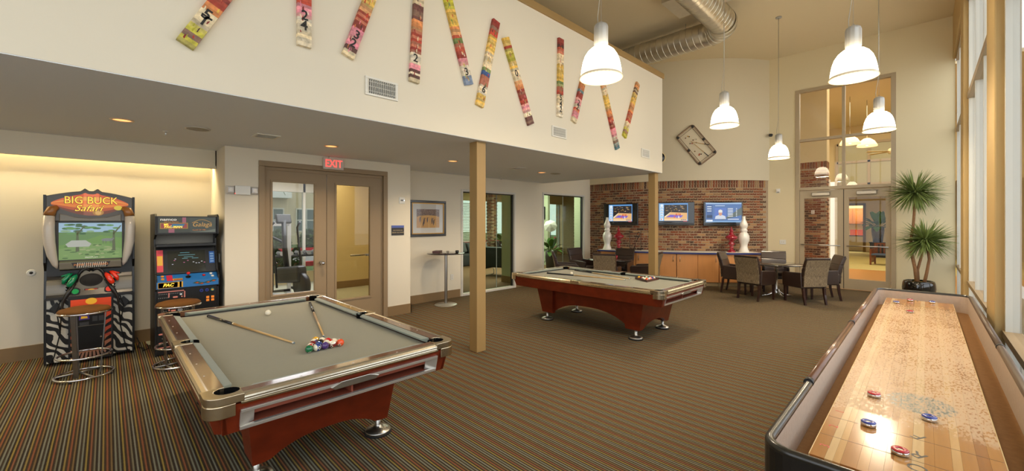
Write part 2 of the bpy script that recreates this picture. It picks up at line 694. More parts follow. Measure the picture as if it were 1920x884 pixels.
# --- door wall (far right) and window wall
dw = MB()
for a, b, c, d in holed(-3.32, .47, 0, ZC, [(-2.49, -.49, 0, 5.28)]):
    dw.box(a, b, YD, YD + .15, c, d)
structure(dw, 'wall_front', WALL2)
ww = MB()
HEAD = 5.34
piers = [(1.35, 2.0), (5.60, 6.24), (9.85, 10.5)]
bays = [(YBACK, 1.35), (2.0, 5.60), (6.24, 9.85), (10.5, 13.36)]
for a, b in piers:
    ww.box(XWIN, XWIN + .14, a, b, 0, ZC)
for a, b in bays:
    ww.box(XWIN, XWIN + .14, a, b, HEAD, ZC)
structure(ww, 'wall_right', M('tan_pier_paint', (186, 158, 108), .7, spec=.25), bevel=.012)
# --- unseen rear wall behind the camera, its glazing added for frontal daylight
rw = MB()
for a, b, c, d in holed(-8.05, XWIN + .14, 0, ZC, [(-3.9, .3, .5, 5.3)]):
    rw.box(a, b, YBACK - .12, YBACK, c, d)
structure(rw, 'wall_rear', WALL)
MULL = M('pale_mullion', (204, 202, 192), .4, spec=.4)
RAILM = M('tan_window_rail', (150, 128, 96), .45, spec=.4)
for i, (a, b) in enumerate(bays):
    w = structure(MB().box(XWIN + .10, XWIN + .106, a, b, .02, HEAD), 'window_%d' % (i + 1), GLASS)
    n = 5 if i == 0 else 3
    for k in range(n + 1):
        y = a + (b - a) * k / n
        y = min(max(y, a + .025), b - .025)
        MB().box(XWIN + .06, XWIN + .15, y - .025, y + .025, 0, HEAD).build('mullion', MULL, w)
    for zz, t in ((.03, .03), (.745, .03), (3.75, .045), (HEAD - .03, .03)):
        MB().box(XWIN + .045, XWIN + .15, a, b, zz - t, zz + t).build('window_rail', RAILM, w)
w = structure(MB().box(-3.9, .3, YBACK - .07, YBACK - .064, .5, 5.3), 'window_5', GLASS)
for k in range(5):
    x = -3.9 + 4.2 * k / 4
    MB().box(x - .03, x + .03, YBACK - .11, YBACK - .02, .5, 5.3).build('mullion', MULL, w)
MB().box(-3.9, .3, YBACK - .11, YBACK - .02, 2.9, 3.0).build('window_rail', RAILM, w)
# outside: pavement, white garden wall with its ledge
structure(MB().box(.6, 40, -30, 60, -.12, -.02), 'ground_terrace', M('pale_concrete', (214, 214, 208), .8, noise=.06, nscale=2))
gw = structure(MB().box(1.15, 1.30, -3, 24, -.02, .42), 'wall_terrace', M('white_render', (226, 226, 222), .8))
MB().box(1.12, 1.33, -3, 24, .42, .47).build('coping', M('white_render', (226, 226, 222)), gw)

# --- baseboards
def base(name, *bx):
    m = MB()
    for b in bx:
        m.box(*b)
    structure(m, name, BASEB)
base('baseboard_recess', (XR, XR + .015, YBACK, 1.17, 0, .175))
base('baseboard_pilaster', (XP, XP + .015, 1.17, 1.58, 0, .175), (XP, XP + .015, 3.62, 4.105, 0, .175), (XA, XP + .015, 4.09, 4.105, 0, .175))
base('baseboard_left', (XA, XA + .015, 4.105, 5.77, 0, .175), (XA, XA + .015, 7.61, 8.63, 0, .175))
base('baseboard_front', (-3.32, -2.52, YD - .015, YD, 0, .10), (-.46, .43, YD - .015, YD, 0, .10))

# --- double door of the pilaster wall (timber frame, two leaves)
fr = MB()
for y0, y1 in ((1.58, 1.66), (3.54, 3.62)):
    fr.box(XP - .15, XP + .018, y0, y1, 0, 2.5495)
    fr.box(XP - .13, XP - .02, y0 + (.08 if y0 < 2 else -.03), y1 + (.03 if y0 < 2 else -.08), 0, 2.52)
fr.box(XP - .15, XP + .018, 1.58, 3.62, 2.55, 2.63)
fr.box(XP - .13, XP - .02, 1.66, 3.54, 2.50, 2.55)
structure(fr, 'trim_1', TAUPE, bevel=.006)
def leaf(name, y0, y1, g0, g1, zb, zt, glass):
    m = MB()
    for a, b, c, d in holed(y0, y1, .01, 2.50, [(g0, g1, zb, zt)]):
        m.box(XP - .075, XP - .03, a, b, c, d)
    d_ = structure(m, name, TAUPE)
    MB().box(XP - .056, XP - .050, g0 - .01, g1 + .01, zb - .01, zt + .01).build('pane', glass, d_)
    b = MB()
    for q in ((g0 - .03, g1 + .03, zt, zt + .03), (g0 - .03, g1 + .03, zb - .03, zb), (g0 - .03, g0, zb, zt), (g1, g1 + .03, zb, zt)):
        b.box(XP - .032, XP - .018, *q)
    b.build('glazing_bead', TAUPE, d_, bevel=.004)
    return d_
d1 = leaf('door_1', 1.665, 2.555, 1.77, 2.37, .62, 2.33, GLASS)
d2 = leaf('door_2', 2.565, 3.535, 2.72, 3.30, .42, 2.34, GLASSB)
kn = MB().cyl((XP - .03, 2.47, 1.06), (XP + .0, 2.47, 1.06), .032).cyl((XP, 2.47, 1.06), (XP + .04, 2.47, 1.06), .014)
kn.sphere((XP + .055, 2.47, 1.06), .032)
kn.build('door_knob', CHROME, d1)
MB().cyl((XP - .09, 2.98, 1.14), (XP - .09, 3.30, 1.14), .014).box(XP - .10, XP - .05, 3.26, 3.30, 1.12, 1.16).build('push_bar', CHROME, d2)

# --- interior glazing of wall A
FRAMEW = M('white_window_frame', (214, 210, 200), .5)
DARKS = M('dark_seal', (30, 32, 30), .5)
def int_window(i, y0, y1, z1, nm, tint):
    w = structure(MB().box(XA - .07, XA - .064, y0, y1, .05, z1), 'window_%d' % i, tint)
    f = MB().box(XA - .12, XA + .02, y0 - .05, y0, 0, z1 + .05).box(XA - .12, XA + .02, y1, y1 + .05, 0, z1 + .05).box(XA - .12, XA + .02, y0, y1, z1, z1 + .05).box(XA - .12, XA + .02, y0, y1, 0, .05)
    f.build('window_frame', FRAMEW, w, bevel=.004)
    MB().box(XA - .10, XA - .04, y1 - .03, y1, .05, z1).box(XA - .10, XA - .04, y0, y1, z1 - .02, z1).build('seal', DARKS, w)
    for k in range(1, nm):
        y = y0 + (y1 - y0) * k / nm
        MB().box(XA - .074, XA - .058, y - .006, y + .006, .05, z1).build('glass_joint', M('grey_silicone', (150, 160, 152), .4), w)
int_window(6, 5.85, 7.53, 2.42, 3, GLASSG)
int_window(7, 8.70, 10.60, 2.49, 2, GLASSG)

# --- tall storefront with its pair of glass doors in the far wall
SF = M('storefront_frame', (176, 158, 128), .4, spec=.4)
st = structure(MB().box(-2.40, -.58, YD + .05, YD + .056, 2.62, 5.20), 'window_8', GLASS)
for q in ((-2.49, -2.40, 0, 5.28), (-.58, -.49, 0, 5.28)):
    MB().box(q[0], q[1], YD - .03, YD + .10, q[2], q[3]).build('jamb', SF, st, bevel=.005)
MB().box(-2.40, -.58, YD - .03, YD + .10, 5.20, 5.28).build('head_rail', SF, st, bevel=.005)
MB().box(-1.50, -1.435, YD - .02, YD + .09, 2.64, 5.20).build('mullion', SF, st, bevel=.005)
for a, b in ((-2.40, -1.50), (-1.435, -.58)):
    MB().box(a, b, YD - .02, YD + .09, 3.87, 3.94).build('window_rail', SF, st, bevel=.005)
MB().box(-2.40, -.58, YD - .03, YD + .10, 2.56, 2.64).build('transom_rail', SF, st, bevel=.005)
def sdoor(i, x0, x1, hx0, hx1):
    m = MB()
    for a, b, c, d in holed(x0, x1, .01, 2.55, [(x0 + .095, x1 - .115 if i == 3 else x1 - .09, .27, 2.34)]):
        m.box(a, b, YD + .005, YD + .05, c, d)
    d_ = structure(m, 'door_%d' % i, SF)
    MB().box(x0 + .09, x1 - .085, YD + .024, YD + .030, .26, 2.35).build('pane', GLASS, d_)
    h = MB().cyl((hx0, YD - .06, 1.105), (hx1, YD - .06, 1.105), .014)
    for x in (hx0 + .04, hx1 - .04):
        h.cyl((x, YD - .06, 1.105), (x, YD + .01, 1.105), .009)
    h.build('push_bar', STEEL, d_)
    c = MB().box((x0 + x1) / 2 - .19, (x0 + x1) / 2 + .19, YD - .075, YD + .005, 2.40, 2.485)
    c.box((x0 + x1) / 2 - .08, (x0 + x1) / 2 + .22, YD - .05, YD - .03, 2.49, 2.51)
    c.build('door_closer', M('closer_silver', (160, 152, 138), .35, .7), d_, bevel=.008)
sdoor(3, -2.395, -1.475, -2.36, -1.53)
sdoor(4, -1.460, -.585, -1.40, -.62)
MB().box(-1.476, -1.459, YD + .01, YD + .04, .01, 2.55).build('door_gap_seal', RUBBER, st)
# ================================================================== POOL TABLES
CLOTH = M('grey_green_cloth', (134, 130, 108), .95, spec=.1, noise=.05, nscale=40, bump=.1, bscale=400, sheen=.2)
CLOTHR = M('grey_cushion_cloth', (134, 140, 128), .95, spec=.1, noise=.05, nscale=40, sheen=.2)
MAHOG = M('red_mahogany', (106, 36, 14), .34, spec=.35, noise=.5, nscale=7, stretch=(1, 1, 1.6), coat=.15)
ROSEW = M('rosewood_rail', (104, 62, 36), .22, noise=.4, nscale=14, stretch=(.25, 3, 1), coat=1)
ROSEW2 = M('rosewood_end_rail', (104, 62, 36), .22, noise=.4, nscale=14, stretch=(3, .25, 1), coat=.5)
TRAYW = M('reddish_tray', (150, 78, 58), .4, noise=.2)
POCKET = M('pocket_black', (8, 8, 8), .9, spec=.1)

def pool_table(label, loc, group):
    t = thing('pool_table', label, 'pool table', loc, 0, group)
    L, Wd = 1.425, .795
    NX, NY = 1.27, .635
    MB().box(-NX - .03, NX + .03, -NY - .03, NY + .03, .72, .757).build('bed_cloth', CLOTH, t)
    # cushions: nose towards the bed, ends cut back at the pockets
    def cushion(a, b, horizontal, sgn):
        """horizontal: along x between a and b on the side y = sgn*NY"""
        m = MB()
        if horizontal:
            y0, y1 = sgn * NY, sgn * (NY + .05)
            e = .035
            lo = [(a, y0, .78), (b, y0, .78), (b + e, y1, .757), (a - e, y1, .757)]
            hi = [(a, y0, .794), (b, y0, .794), (b + e, y1, .801), (a - e, y1, .801)]
        else:
            x0, x1 = sgn * NX, sgn * (NX + .05)
            e = .035
            lo = [(x0, a, .78), (x0, b, .78), (x1, b + e, .757), (x1, a - e, .757)]
            hi = [(x0, a, .794), (x0, b, .794), (x1, b + e, .801), (x1, a - e, .801)]
        m.hexa(lo, hi)
        m.build('cushion', CLOTHR, t, bevel=.004)
    for sg in (-1, 1):
        cushion(-NX + .085, -.07, True, sg)
        cushion(.07, NX - .085, True, sg)
        cushion(-NY + .085, NY - .085, False, sg)
    # rail caps
    for sg in (-1, 1):
        y0, y1 = sg * (NY + .05), sg * (Wd - .018)
        for a, b in ((-L + .17, -.085), (.085, L - .17)):
            c = MB().prism([(y0, .765), (y0, .803), (sg * (Wd - .03), .803), (y1, .797), (y1, .765)], a, b, 'x')
            r = c.build('rail_cap', ROSEW, t)
            s = MB()
            for k in (.25, .5, .75):
                s.prism([(a + (b - a) * k + .008 * math.cos(q), sg * (NY + .10) + .005 * math.sin(q)) for q in (0, PI / 2, PI, 3 * PI / 2)], .803, .8042)
            s.build('sight', WHITEP, r)
        x0, x1 = sg * (NX + .05), sg * (L - .018)
        c = MB().prism([(x0, .765), (x0, .803), (sg * (L - .03), .803), (x1, .797), (x1, .765)], -Wd + .17, Wd - .17, 'y')
        r = c.build('rail_cap', ROSEW2, t)
        s = MB()
        for k in (-.318, 0, .318):
            s.prism([(sg * (NX + .10) + .005 * math.cos(q), k + .008 * math.sin(q)) for q in (0, PI / 2, PI, 3 * PI / 2)], .803, .8042)
        s.build('sight', WHITEP, r)
    # ribbed metal trim along the outer edges
    def ribs(o):
        return [(o - .02, .748), (o - .006, .748), (o - .003, .757), (o - .006, .760), (o - .001, .768), (o - .004, .773), (o, .781), (o - .002, .790), (o - .012, .801), (o - .03, .806), (o - .04, .803)]
    for sg in (-1, 1):
        for a, b in ((-L + .16, -.075), (.075, L - .16)):
            MB().prism([(sg * y, z) for y, z in ribs(Wd)], a, b, 'x').build('edge_trim', ALU if sg > 0 else NICKEL, t)
        MB().prism([(sg * x, z) for x, z in ribs(L)], -Wd + .16, Wd - .16, 'y').build('edge_trim', ALU, t)
    # corner castings with pocket cut-outs
    def arc(cx, cy, r, a0, a1, n):
        return [(cx + r * math.cos(R(a0 + (a1 - a0) * i / n)), cy + r * math.sin(R(a0 + (a1 - a0) * i / n))) for i in range(n + 1)]
    for sx in (-1, 1):
        for sy in (-1, 1):
            px, py = NX + .045, NY + .045
            out = [(L - .175, Wd)] + arc(L - .075, Wd - .075, .075, 90, 0, 8) + [(L, Wd - .175)]
            inn = [(NX + .05, Wd - .175), (NX + .05, py - .055)] + arc(px, py, .062, -62, 152, 10) + [(px - .055, NY + .05), (L - .175, NY + .05)]
            pts = [(sx * x, sy * y) for x, y in out + inn]
            if sx * sy < 0:
                pts = pts[::-1]
            pts = pts[::-1]
            c = MB().prism(pts, .765, .807)
            o = c.build('corner_casting', NICKEL, t, bevel=.004)
            skirt = [(L - .135, Wd - .002)] + arc(L - .075, Wd - .075, .077, 90, 0, 8) + [(L - .002, Wd - .135), (L - .05, Wd - .135), (L - .135, Wd - .05)]
            p2 = [(sx * x, sy * y) for x, y in skirt]
            MB().prism(p2 if sx * sy < 0 else p2[::-1], .695, .764).build('casting_skirt', NICKEL, o, bevel=.004)
            pk = MB().lathe([(.0, .759), (.060, .759), (.0615, .800)], 20, (sx * px, sy * py, 0))
            pk.build('pocket', POCKET, t)
    for sy in (-1, 1):
        pts = [(-.085, Wd - .001), (.085, Wd - .001), (.085, NY + .05), (.06, NY + .05)] + arc(0, NY + .06, .055, 0, 180, 8) + [(-.06, NY + .05), (-.085, NY + .05)]
        pts = [(x, sy * y) for x, y in pts]
        MB().prism(pts[::-1] if sy < 0 else pts, .752, .807).build('side_casting', NICKEL, t, bevel=.003)
        MB().lathe([(.0, .759), (.056, .759), (.056, .80)], 18, (0, sy * (NY + .055), 0)).build('pocket', POCKET, t)
    # aprons lean inwards, their corners cut off
    zt, zb = .752, .585
    def ring(z, ins, ch):
        a, b = L - ins, Wd - ins
        return [(a - ch, b, z), (-a + ch, b, z), (-a, b - ch, z), (-a, -b + ch, z), (-a + ch, -b, z), (a - ch, -b, z), (a, -b + ch, z), (a, b - ch, z)]
    ro, ri = ring(zt, .012, .05), ring(zb, .055, .05)
    for i in range(8):
        j = (i + 1) % 8
        if i == 6:
            continue
        cen = Vector((0, 0, .66))
        q = [Vector(x) for x in (ri[i], ri[j], ro[j], ro[i])]
        back = [p + (Vector((0, 0, p.z)) - p).normalized() * .025 for p in q]
        MB().add(q + back, [(0, 1, 2, 3)[::-1], (4, 5, 6, 7), (0, 1, 5, 4), (2, 3, 7, 6), (1, 2, 6, 5), (3, 0, 4, 7)]).build('apron', MAHOG, t)
    # ball-return end: apron with an opening, chrome frame, tray and emblem plate
    def xe(z):
        return (L - .055) + (z - zb) / (zt - zb) * .043
    fr = MB()
    ya = Wd - .012 - .05
    for y0, y1, z0, z1 in holed(-ya + .02, ya - .02, zb, zt, [(-.622, .622, .612, .700)]):
        fr.hexa([(xe(z0), y0, z0), (xe(z0), y1, z0), (xe(z1), y1, z1), (xe(z1), y0, z1)][::-1], [(xe(z0) - .02, y0, z0), (xe(z0) - .02, y1, z0), (xe(z1) - .02, y1, z1), (xe(z1) - .02, y0, z1)][::-1])
    for s_ in (-1, 1):
        fr.hexa([(xe(zb), s_ * (ya - .045), zb), (xe(zb), s_ * (ya - .02), zb), (xe(zt), s_ * ya, zt), (xe(zt), s_ * (ya - .02), zt)], [(xe(zb) - .02, s_ * (ya - .045), zb), (xe(zb) - .02, s_ * (ya - .02), zb), (xe(zt) - .02, s_ * ya, zt), (xe(zt) - .02, s_ * (ya - .02), zt)])
    fr.build('end_apron', MAHOG, t)
    b = MB()
    def bar(y0, z0, y1, z1, w0, w1):
        """frame bar lying on the sloping apron"""
        b.hexa([(xe(z0) + .014, y0, z0), (xe(z0) + .014, y1, z0), (xe(z1) + .014, y1 - w1, z1), (xe(z1) + .014, y0 + w0, z1)][::-1], [(xe(z0) - .012, y0, z0), (xe(z0) - .012, y1, z0), (xe(z1) - .012, y1 - w1, z1), (xe(z1) - .012, y0 + w0, z1)][::-1])
    bar(-.635, .594, .635, .615, 0, 0)
    bar(-.635, .697, .635, .716, 0, 0)
    for s_ in (-1, 1):
        b.hexa([(xe(.612) + .012, s_ * .637, .612), (xe(.612) - .030, s_ * .560, .612), (xe(.70) - .030, s_ * .560, .70), (xe(.70) + .012, s_ * .637, .70)], [(xe(.612) - .010, s_ * .637, .612), (xe(.612) - .040, s_ * .560, .612), (xe(.70) - .040, s_ * .560, .70), (xe(.70) - .010, s_ * .637, .70)])
    b.build('return_frame', M('satin_chrome', (222, 220, 214), .32, .75), t, bevel=.002)
    tr = MB().box(xe(.61) - .22, xe(.61) - .03, -.62, .62, .60, .61).box(xe(.61) - .24, xe(.61) - .22, -.62, .62, .61, .71)
    tr.box(xe(.61) - .10, xe(.61) - .022, -.575, .575, .662, .70).box(xe(.61) - .10, xe(.61) - .032, -.575, .575, .652, .662).box(xe(.61) - .12, xe(.61) - .02, -.006, .006, .61, .70)
    tr.build('ball_tray', TRAYW, t)
    MB().prism([(-.135, .680), (.135, .680), (.16, .698), (.095, .722), (-.095, .722), (-.16, .698)], xe(.70) + .012, xe(.70) + .022, 'x').build('emblem_plate', STEEL, t, bevel=.003)
    # pedestal: two end panels, recessed long panels, all arched below
    def arch_panel(w_top, w_bot, leg, xz, thick, zc, axis, off_t, off_b):
        m = MB()
        n = 18
        top, bot = [], []
        for i in range(n + 1):
            s_ = -1 + 2 * i / n
            a = abs(s_)
            zz = .135 if a > leg else .135 + (zc - .135) * (1 - (a / leg) ** 2.6)
            fz = (zz - .135) / (.585 - .135)
            wt = w_bot + (w_top - w_bot) * fz
            off = off_b + (off_t - off_b) * fz
            top.append((off_t, s_ * w_top, .585))
            bot.append((off, s_ * wt, zz))
        vs = []
        for d in (0, -thick):
            for p in bot + top:
                q = (p[0] + math.copysign(1, off_t) * d, p[1], p[2])
                vs.append(q if axis == 'y' else (q[1], q[0], q[2]))
        k = n + 1
        fs = []
        for i in range(n):
            fs += [(i, i + 1, k + i + 1, k + i), (2 * k + i + 1, 2 * k + i, 3 * k + i, 3 * k + i + 1), (i + 1, i, 2 * k + i, 2 * k + i + 1)]
        fs += [(0, k, 3 * k, 2 * k), (k - 1, 2 * k - 1, 4 * k - 1, 3 * k - 1)]
        m.add(vs, fs)
        return m
    for sg in (-1, 1):
        arch_panel(.525, .475, .80, 0, .05, .24, 'y', sg * 1.02, sg * .93).build('end_panel', MAHOG, t)
        arch_panel(.98, .90, .82, 0, .03, .345, 'x', sg * .47, sg * .42).build('side_panel', MAHOG, t)
        for sy in (-1, 1):
            l = MB().hexa([(sg * .70, sy * .473, .135), (sg * .928, sy * .473, .135), (sg * .928, sy * .40, .135), (sg * .70, sy * .40, .135)], [(sg * .66, sy * .523, .585), (sg * 1.018, sy * .523, .585), (sg * 1.018, sy * .40, .585), (sg * .66, sy * .40, .585)])
            l.build('pedestal_leg', MAHOG, t)
    for sg in (-1, 1):
        for sy in (-1, 1):
            f = MB().lathe([(0, .16), (.024, .16), (.022, .07), (.030, .052), (.060, .046), (.098, .030), (.104, .016), (0, .016)], 28, (sg * .85, sy * .435, 0))
            o = f.build('leveller_foot', STEEL, t)
            MB().lathe([(0, .016), (.104, .016), (.108, .008), (.106, 0), (0, 0)], 28, (sg * .85, sy * .435, 0)).build('rubber_ring', RUBBER, o)
    return t
T1 = (-4.02, 1.152, 0)
T2 = (-3.85, 5.97, 0)
pt = pool_table('nearer pool table with red mahogany body and loose triangle of balls on it', T1, 'pool tables')
dup(pt, 'farther pool table with red mahogany body and racked balls on it', T2, group='pool tables')

# ---- balls
BALLM = M_paint('ball_resin', rough=.08, coat=.6)
BC = {1: (232, 172, 40), 2: (30, 60, 130), 3: (200, 36, 40), 4: (72, 44, 110), 5: (226, 84, 40), 6: (14, 104, 64), 7: (116, 30, 30), 8: (16, 16, 18)}
NAMES = {1: 'yellow', 2: 'blue', 3: 'red', 4: 'purple', 5: 'orange', 6: 'green', 7: 'maroon', 8: 'black'}
BR = .0286
ball_me = {}
def ball_mesh(n):
    if n in ball_me:
        return ball_me[n]
    ivory = (236, 226, 200)
    def cf(d):
        if n == 0:
            return ivory
        c = BC[n if n < 9 else n - 8]
        if abs(d.x) > .93:
            return (30, 28, 28) if abs(d.x) > .975 and abs(d.y) < .14 else ivory
        if n > 8 and abs(d.z) > .52:
            return ivory
        return c
    me = MB().sphere((0, 0, 0), BR, 28, 18, cf).mesh('ball')
    me.materials.append(BALLM)
    ball_me[n] = me
    return me
def ball(n, x, y, z, label, group, rot=None):
    o = bpy.data.objects.new('pool_ball' if n else 'cue_ball', ball_mesh(n))
    COL.objects.link(o)
    o.location = (x, y, z)
    o.rotation_euler = rot or (random.uniform(-1, 1), random.uniform(-.8, .8), random.uniform(0, 6))
    return tag(o, label, 'ball', group)
BZ = .757 + BR
ball(0, -4.80, 1.19, BZ, 'ivory cue ball lying alone on the nearer pool table', None)
ball(0, -4.54, 6.02, BZ, 'ivory cue ball lying alone on the farther pool table', None)
# front row first (towards the ball return), then rows behind it up to the apex
near_rows = [[6, 10, 4, 15, 5], [11, 2, 9, 13], [7, 8, 3], [12, 14], [1]]
far_rows = [[5, 10, 13, 2, 11], [9, 4, 6, 3], [12, 8, 14], [7, 15], [1]]
ROT5 = {6: (0, .9, 0), 10: (1.57, 0, .3), 4: (.3, 1.0, .5), 15: (0, .35, -.75), 5: (0, .45, -.62)}
def rack_of(rows, x0, yc, where, group, spot=None):
    for i, row in enumerate(rows):
        for j, n in enumerate(row):
            nm = NAMES[n if n < 9 else n - 8]
            lb = ('%s striped pool ball' if n > 8 else 'solid %s pool ball') % nm
            ball(n, x0 - i * BR * 1.735, yc + (j - (len(row) - 1) / 2) * BR * 2.01, BZ + .0005, '%s in the %s' % (lb, where), group, (ROT5.get(n) if spot and i == 0 else None))
rack_of(near_rows, -3.225, 1.185, 'loose triangle on the nearer pool table', 'balls in the loose triangle', True)
rack_of(far_rows, -3.17, 6.33, 'wooden rack on the farther pool table', 'balls in the wooden rack')
def triangle(xf, yc):
    t = thing('ball_rack', 'dark wooden triangle rack around the balls on the farther pool table', 'rack', (xf, yc, .757))
    h = BR * 2 * 5 * .5 + .028
    P = [(.045, -h - .035), (.045, h + .035), (-.275, 0)]
    Q = [(.033, -h - .015), (.033, h + .015), (-.255, 0)]
    for i, nme in ((0, 'front_bar'), (1, 'side_bar'), (2, 'side_bar')):
        j = (i + 1) % 3
        MB().prism([P[i], P[j], Q[j], Q[i]][::-1], .001, .036).build(nme, M('rack_wood', (70, 30, 24), .3, coat=.4), t)
triangle(-3.17, 6.33)

# ---- cues
MAPLE = M('cue_maple', (204, 164, 104), .3, noise=.12, nscale=12, coat=.3)
def cue(a, b, label, wrap=.33):
    """a: butt, b: tip, both on the cloth; z of the axis comes from the radius"""
    a, b = Vector(a), Vector(b)
    d = (b - a)
    Ln = d.length
    t = thing('pool_cue', label, 'cue', a, 0, 'pool cues', rot=(0, -math.asin(d.z / Ln), math.atan2(d.y, d.x)))
    MB().cyl((0, 0, 0), (.03, 0, 0), .0145).build('bumper', RUBBER, t)
    MB().cyl((.03, 0, 0), (Ln * wrap, 0, 0), .0145, .0118).build('butt', M('cue_butt', (22, 20, 20), .25, coat=.5), t)
    MB().cyl((Ln * wrap, 0, 0), (Ln * wrap + .03, 0, 0), .0122, .0118).build('joint_collar', NICKEL, t)
    MB().cyl((Ln * wrap + .03, 0, 0), (Ln - .03, 0, 0), .0115, .0068).build('shaft', MAPLE, t)
    f = MB().cyl((Ln - .03, 0, 0), (Ln - .008, 0, 0), .0068, .0066).build('ferrule', WHITEP, t)
    MB().cyl((Ln - .008, 0, 0), (Ln, 0, 0), .0066, .005).build('tip', M('cue_tip', (90, 110, 120), .8), f)
    return t
cue((-5.13, .735, .7715), (-3.54, 1.065, .764), 'pool cue lying diagonally at the arcade end of the nearer pool table')
cue((-5.10, 1.70, .7715), (-3.565, 1.30, .764), 'pool cue with its tip against the loose triangle of balls', .36)
cue((-4.86, 6.72 - .16, .7715), (-3.49, 6.27, .764), 'pool cue nearer the dining chairs on the farther pool table', .34)
cue((-4.95, 5.82, .7715), (-3.49, 6.10, .764), 'pool cue along the near side rail of the farther pool table', .36)

# ================================================================== SHUFFLEBOARD TABLE
def M_board():
    m, nt, p = nt_of('shuffle_maple')
    n, l = nt.nodes, nt.links
    tc = n.new('ShaderNodeTexCoord')
    oi = n.new('ShaderNodeObjectInfo')
    cr = n.new('ShaderNodeValToRGB')
    cs = [(178, 126, 68), (202, 160, 104), (158, 104, 50), (186, 138, 80), (206, 172, 122), (170, 116, 60), (194, 150, 92)]
    e = cr.color_ramp.elements
    cr.color_ramp.interpolation = 'CONSTANT'
    for i, c in enumerate(cs):
        k = e[i] if i < 2 else e.new(i / len(cs))
        k.position = i / len(cs)
        k.color = (*lin(c), 1)
    l.new(oi.outputs['Random'], cr.inputs[0])
    # grain
    mp = n.new('ShaderNodeMapping')
    mp.inputs['Scale'].default_value = (60, 4, 1)
    l.new(tc.outputs['Object'], mp.inputs[0])
    g = n.new('ShaderNodeTexNoise')
    g.inputs['Scale'].default_value = 1
    g.inputs['Detail'].default_value = 4
    l.new(mp.outputs[0], g.inputs['Vector'])
    hs = n.new('ShaderNodeHueSaturation')
    mr = n.new('ShaderNodeMapRange')
    mr.inputs[3].default_value = .84
    mr.inputs[4].default_value = 1.14
    l.new(g.outputs[0], mr.inputs[0])
    l.new(mr.outputs[0], hs.inputs['Value'])
    l.new(cr.outputs[0], hs.inputs['Color'])
    # spread wax: a pale, dry speckle over the middle of the board
    sp = n.new('ShaderNodeSeparateXYZ')
    l.new(tc.outputs['Object'], sp.inputs[0])
    mp2 = n.new('ShaderNodeMapping')
    mp2.inputs['Scale'].default_value = (95, 36, 1)
    l.new(tc.outputs['Object'], mp2.inputs[0])
    wz = n.new('ShaderNodeTexNoise')
    wz.inputs['Scale'].default_value = 1
    wz.inputs['Detail'].default_value = 6
    l.new(mp2.outputs[0], wz.inputs['Vector'])
    big = n.new('ShaderNodeTexNoise')
    big.inputs['Scale'].default_value = 3.0
    big.inputs['Detail'].default_value = 4
    l.new(tc.outputs['Object'], big.inputs['Vector'])
    def mth(op, a, b):
        k = n.new('ShaderNodeMath')
        k.operation = op
        k.use_clamp = op == 'MULTIPLY'
        for i, v in enumerate((a, b)):
            if isinstance(v, (int, float)):
                k.inputs[i].default_value = v
            else:
                l.new(v, k.inputs[i])
        return k.outputs[0]
    def rng(src, a, b, c=0, d=1):
        k = n.new('ShaderNodeMapRange')
        for i, v in enumerate((a, b, c, d)):
            k.inputs[i + 1].default_value = v
        l.new(src, k.inputs[0])
        return k.outputs[0]
    y = mth('ADD', mth('ADD', sp.outputs[1], mth('MULTIPLY', sp.outputs[0], .35)), mth('SUBTRACT', mth('MULTIPLY', big.outputs[0], .6), .3))
    zone = mth('MULTIPLY', rng(y, 2.70, 2.80), rng(y, 6.1, 6.75, 1, 0))
    cover = rng(mth('ADD', wz.outputs[0], mth('MULTIPLY', big.outputs[0], .35)), .60, .70)
    fac = mth('MULTIPLY', zone, mth('ADD', mth('MULTIPLY', cover, .75), .18))
    mx = n.new('ShaderNodeMix')
    mx.data_type = 'RGBA'
    mx.inputs[7].default_value = (*lin((196, 164, 126)), 1)
    l.new(fac, mx.inputs[0])
    l.new(hs.outputs[0], mx.inputs[6])
    # worn blue-grey printed oval
    vm = n.new('ShaderNodeVectorMath')
    vm.operation = 'SUBTRACT'
    vm.inputs[1].default_value = (-.02, 3.07, 0)
    l.new(tc.outputs['Object'], vm.inputs[0])
    vs = n.new('ShaderNodeVectorMath')
    vs.operation = 'MULTIPLY'
    vs.inputs[1].default_value = (1 / .135, 1 / .155, 0)
    l.new(vm.outputs[0], vs.inputs[0])
    ln = n.new('ShaderNodeVectorMath')
    ln.operation = 'LENGTH'
    l.new(vs.outputs[0], ln.inputs[0])
    oval = mth('MULTIPLY', rng(ln.outputs['Value'], .95, 1.05, 1, 0), rng(wz.outputs[0], .42, .6, .85, .0))
    m2 = n.new('ShaderNodeMix')
    m2.data_type = 'RGBA'
    m2.inputs[7].default_value = (*lin((112, 122, 116)), 1)
    l.new(oval, m2.inputs[0])
    l.new(mx.outputs[2], m2.inputs[6])
    l.new(m2.outputs[2], p.inputs['Base Color'])
    l.new(rng(fac, 0, 1, .17, .6), p.inputs['Roughness'])
    p.inputs['Coat Weight'].default_value = .08
    p.inputs['Coat Roughness'].default_value = .05
    return m

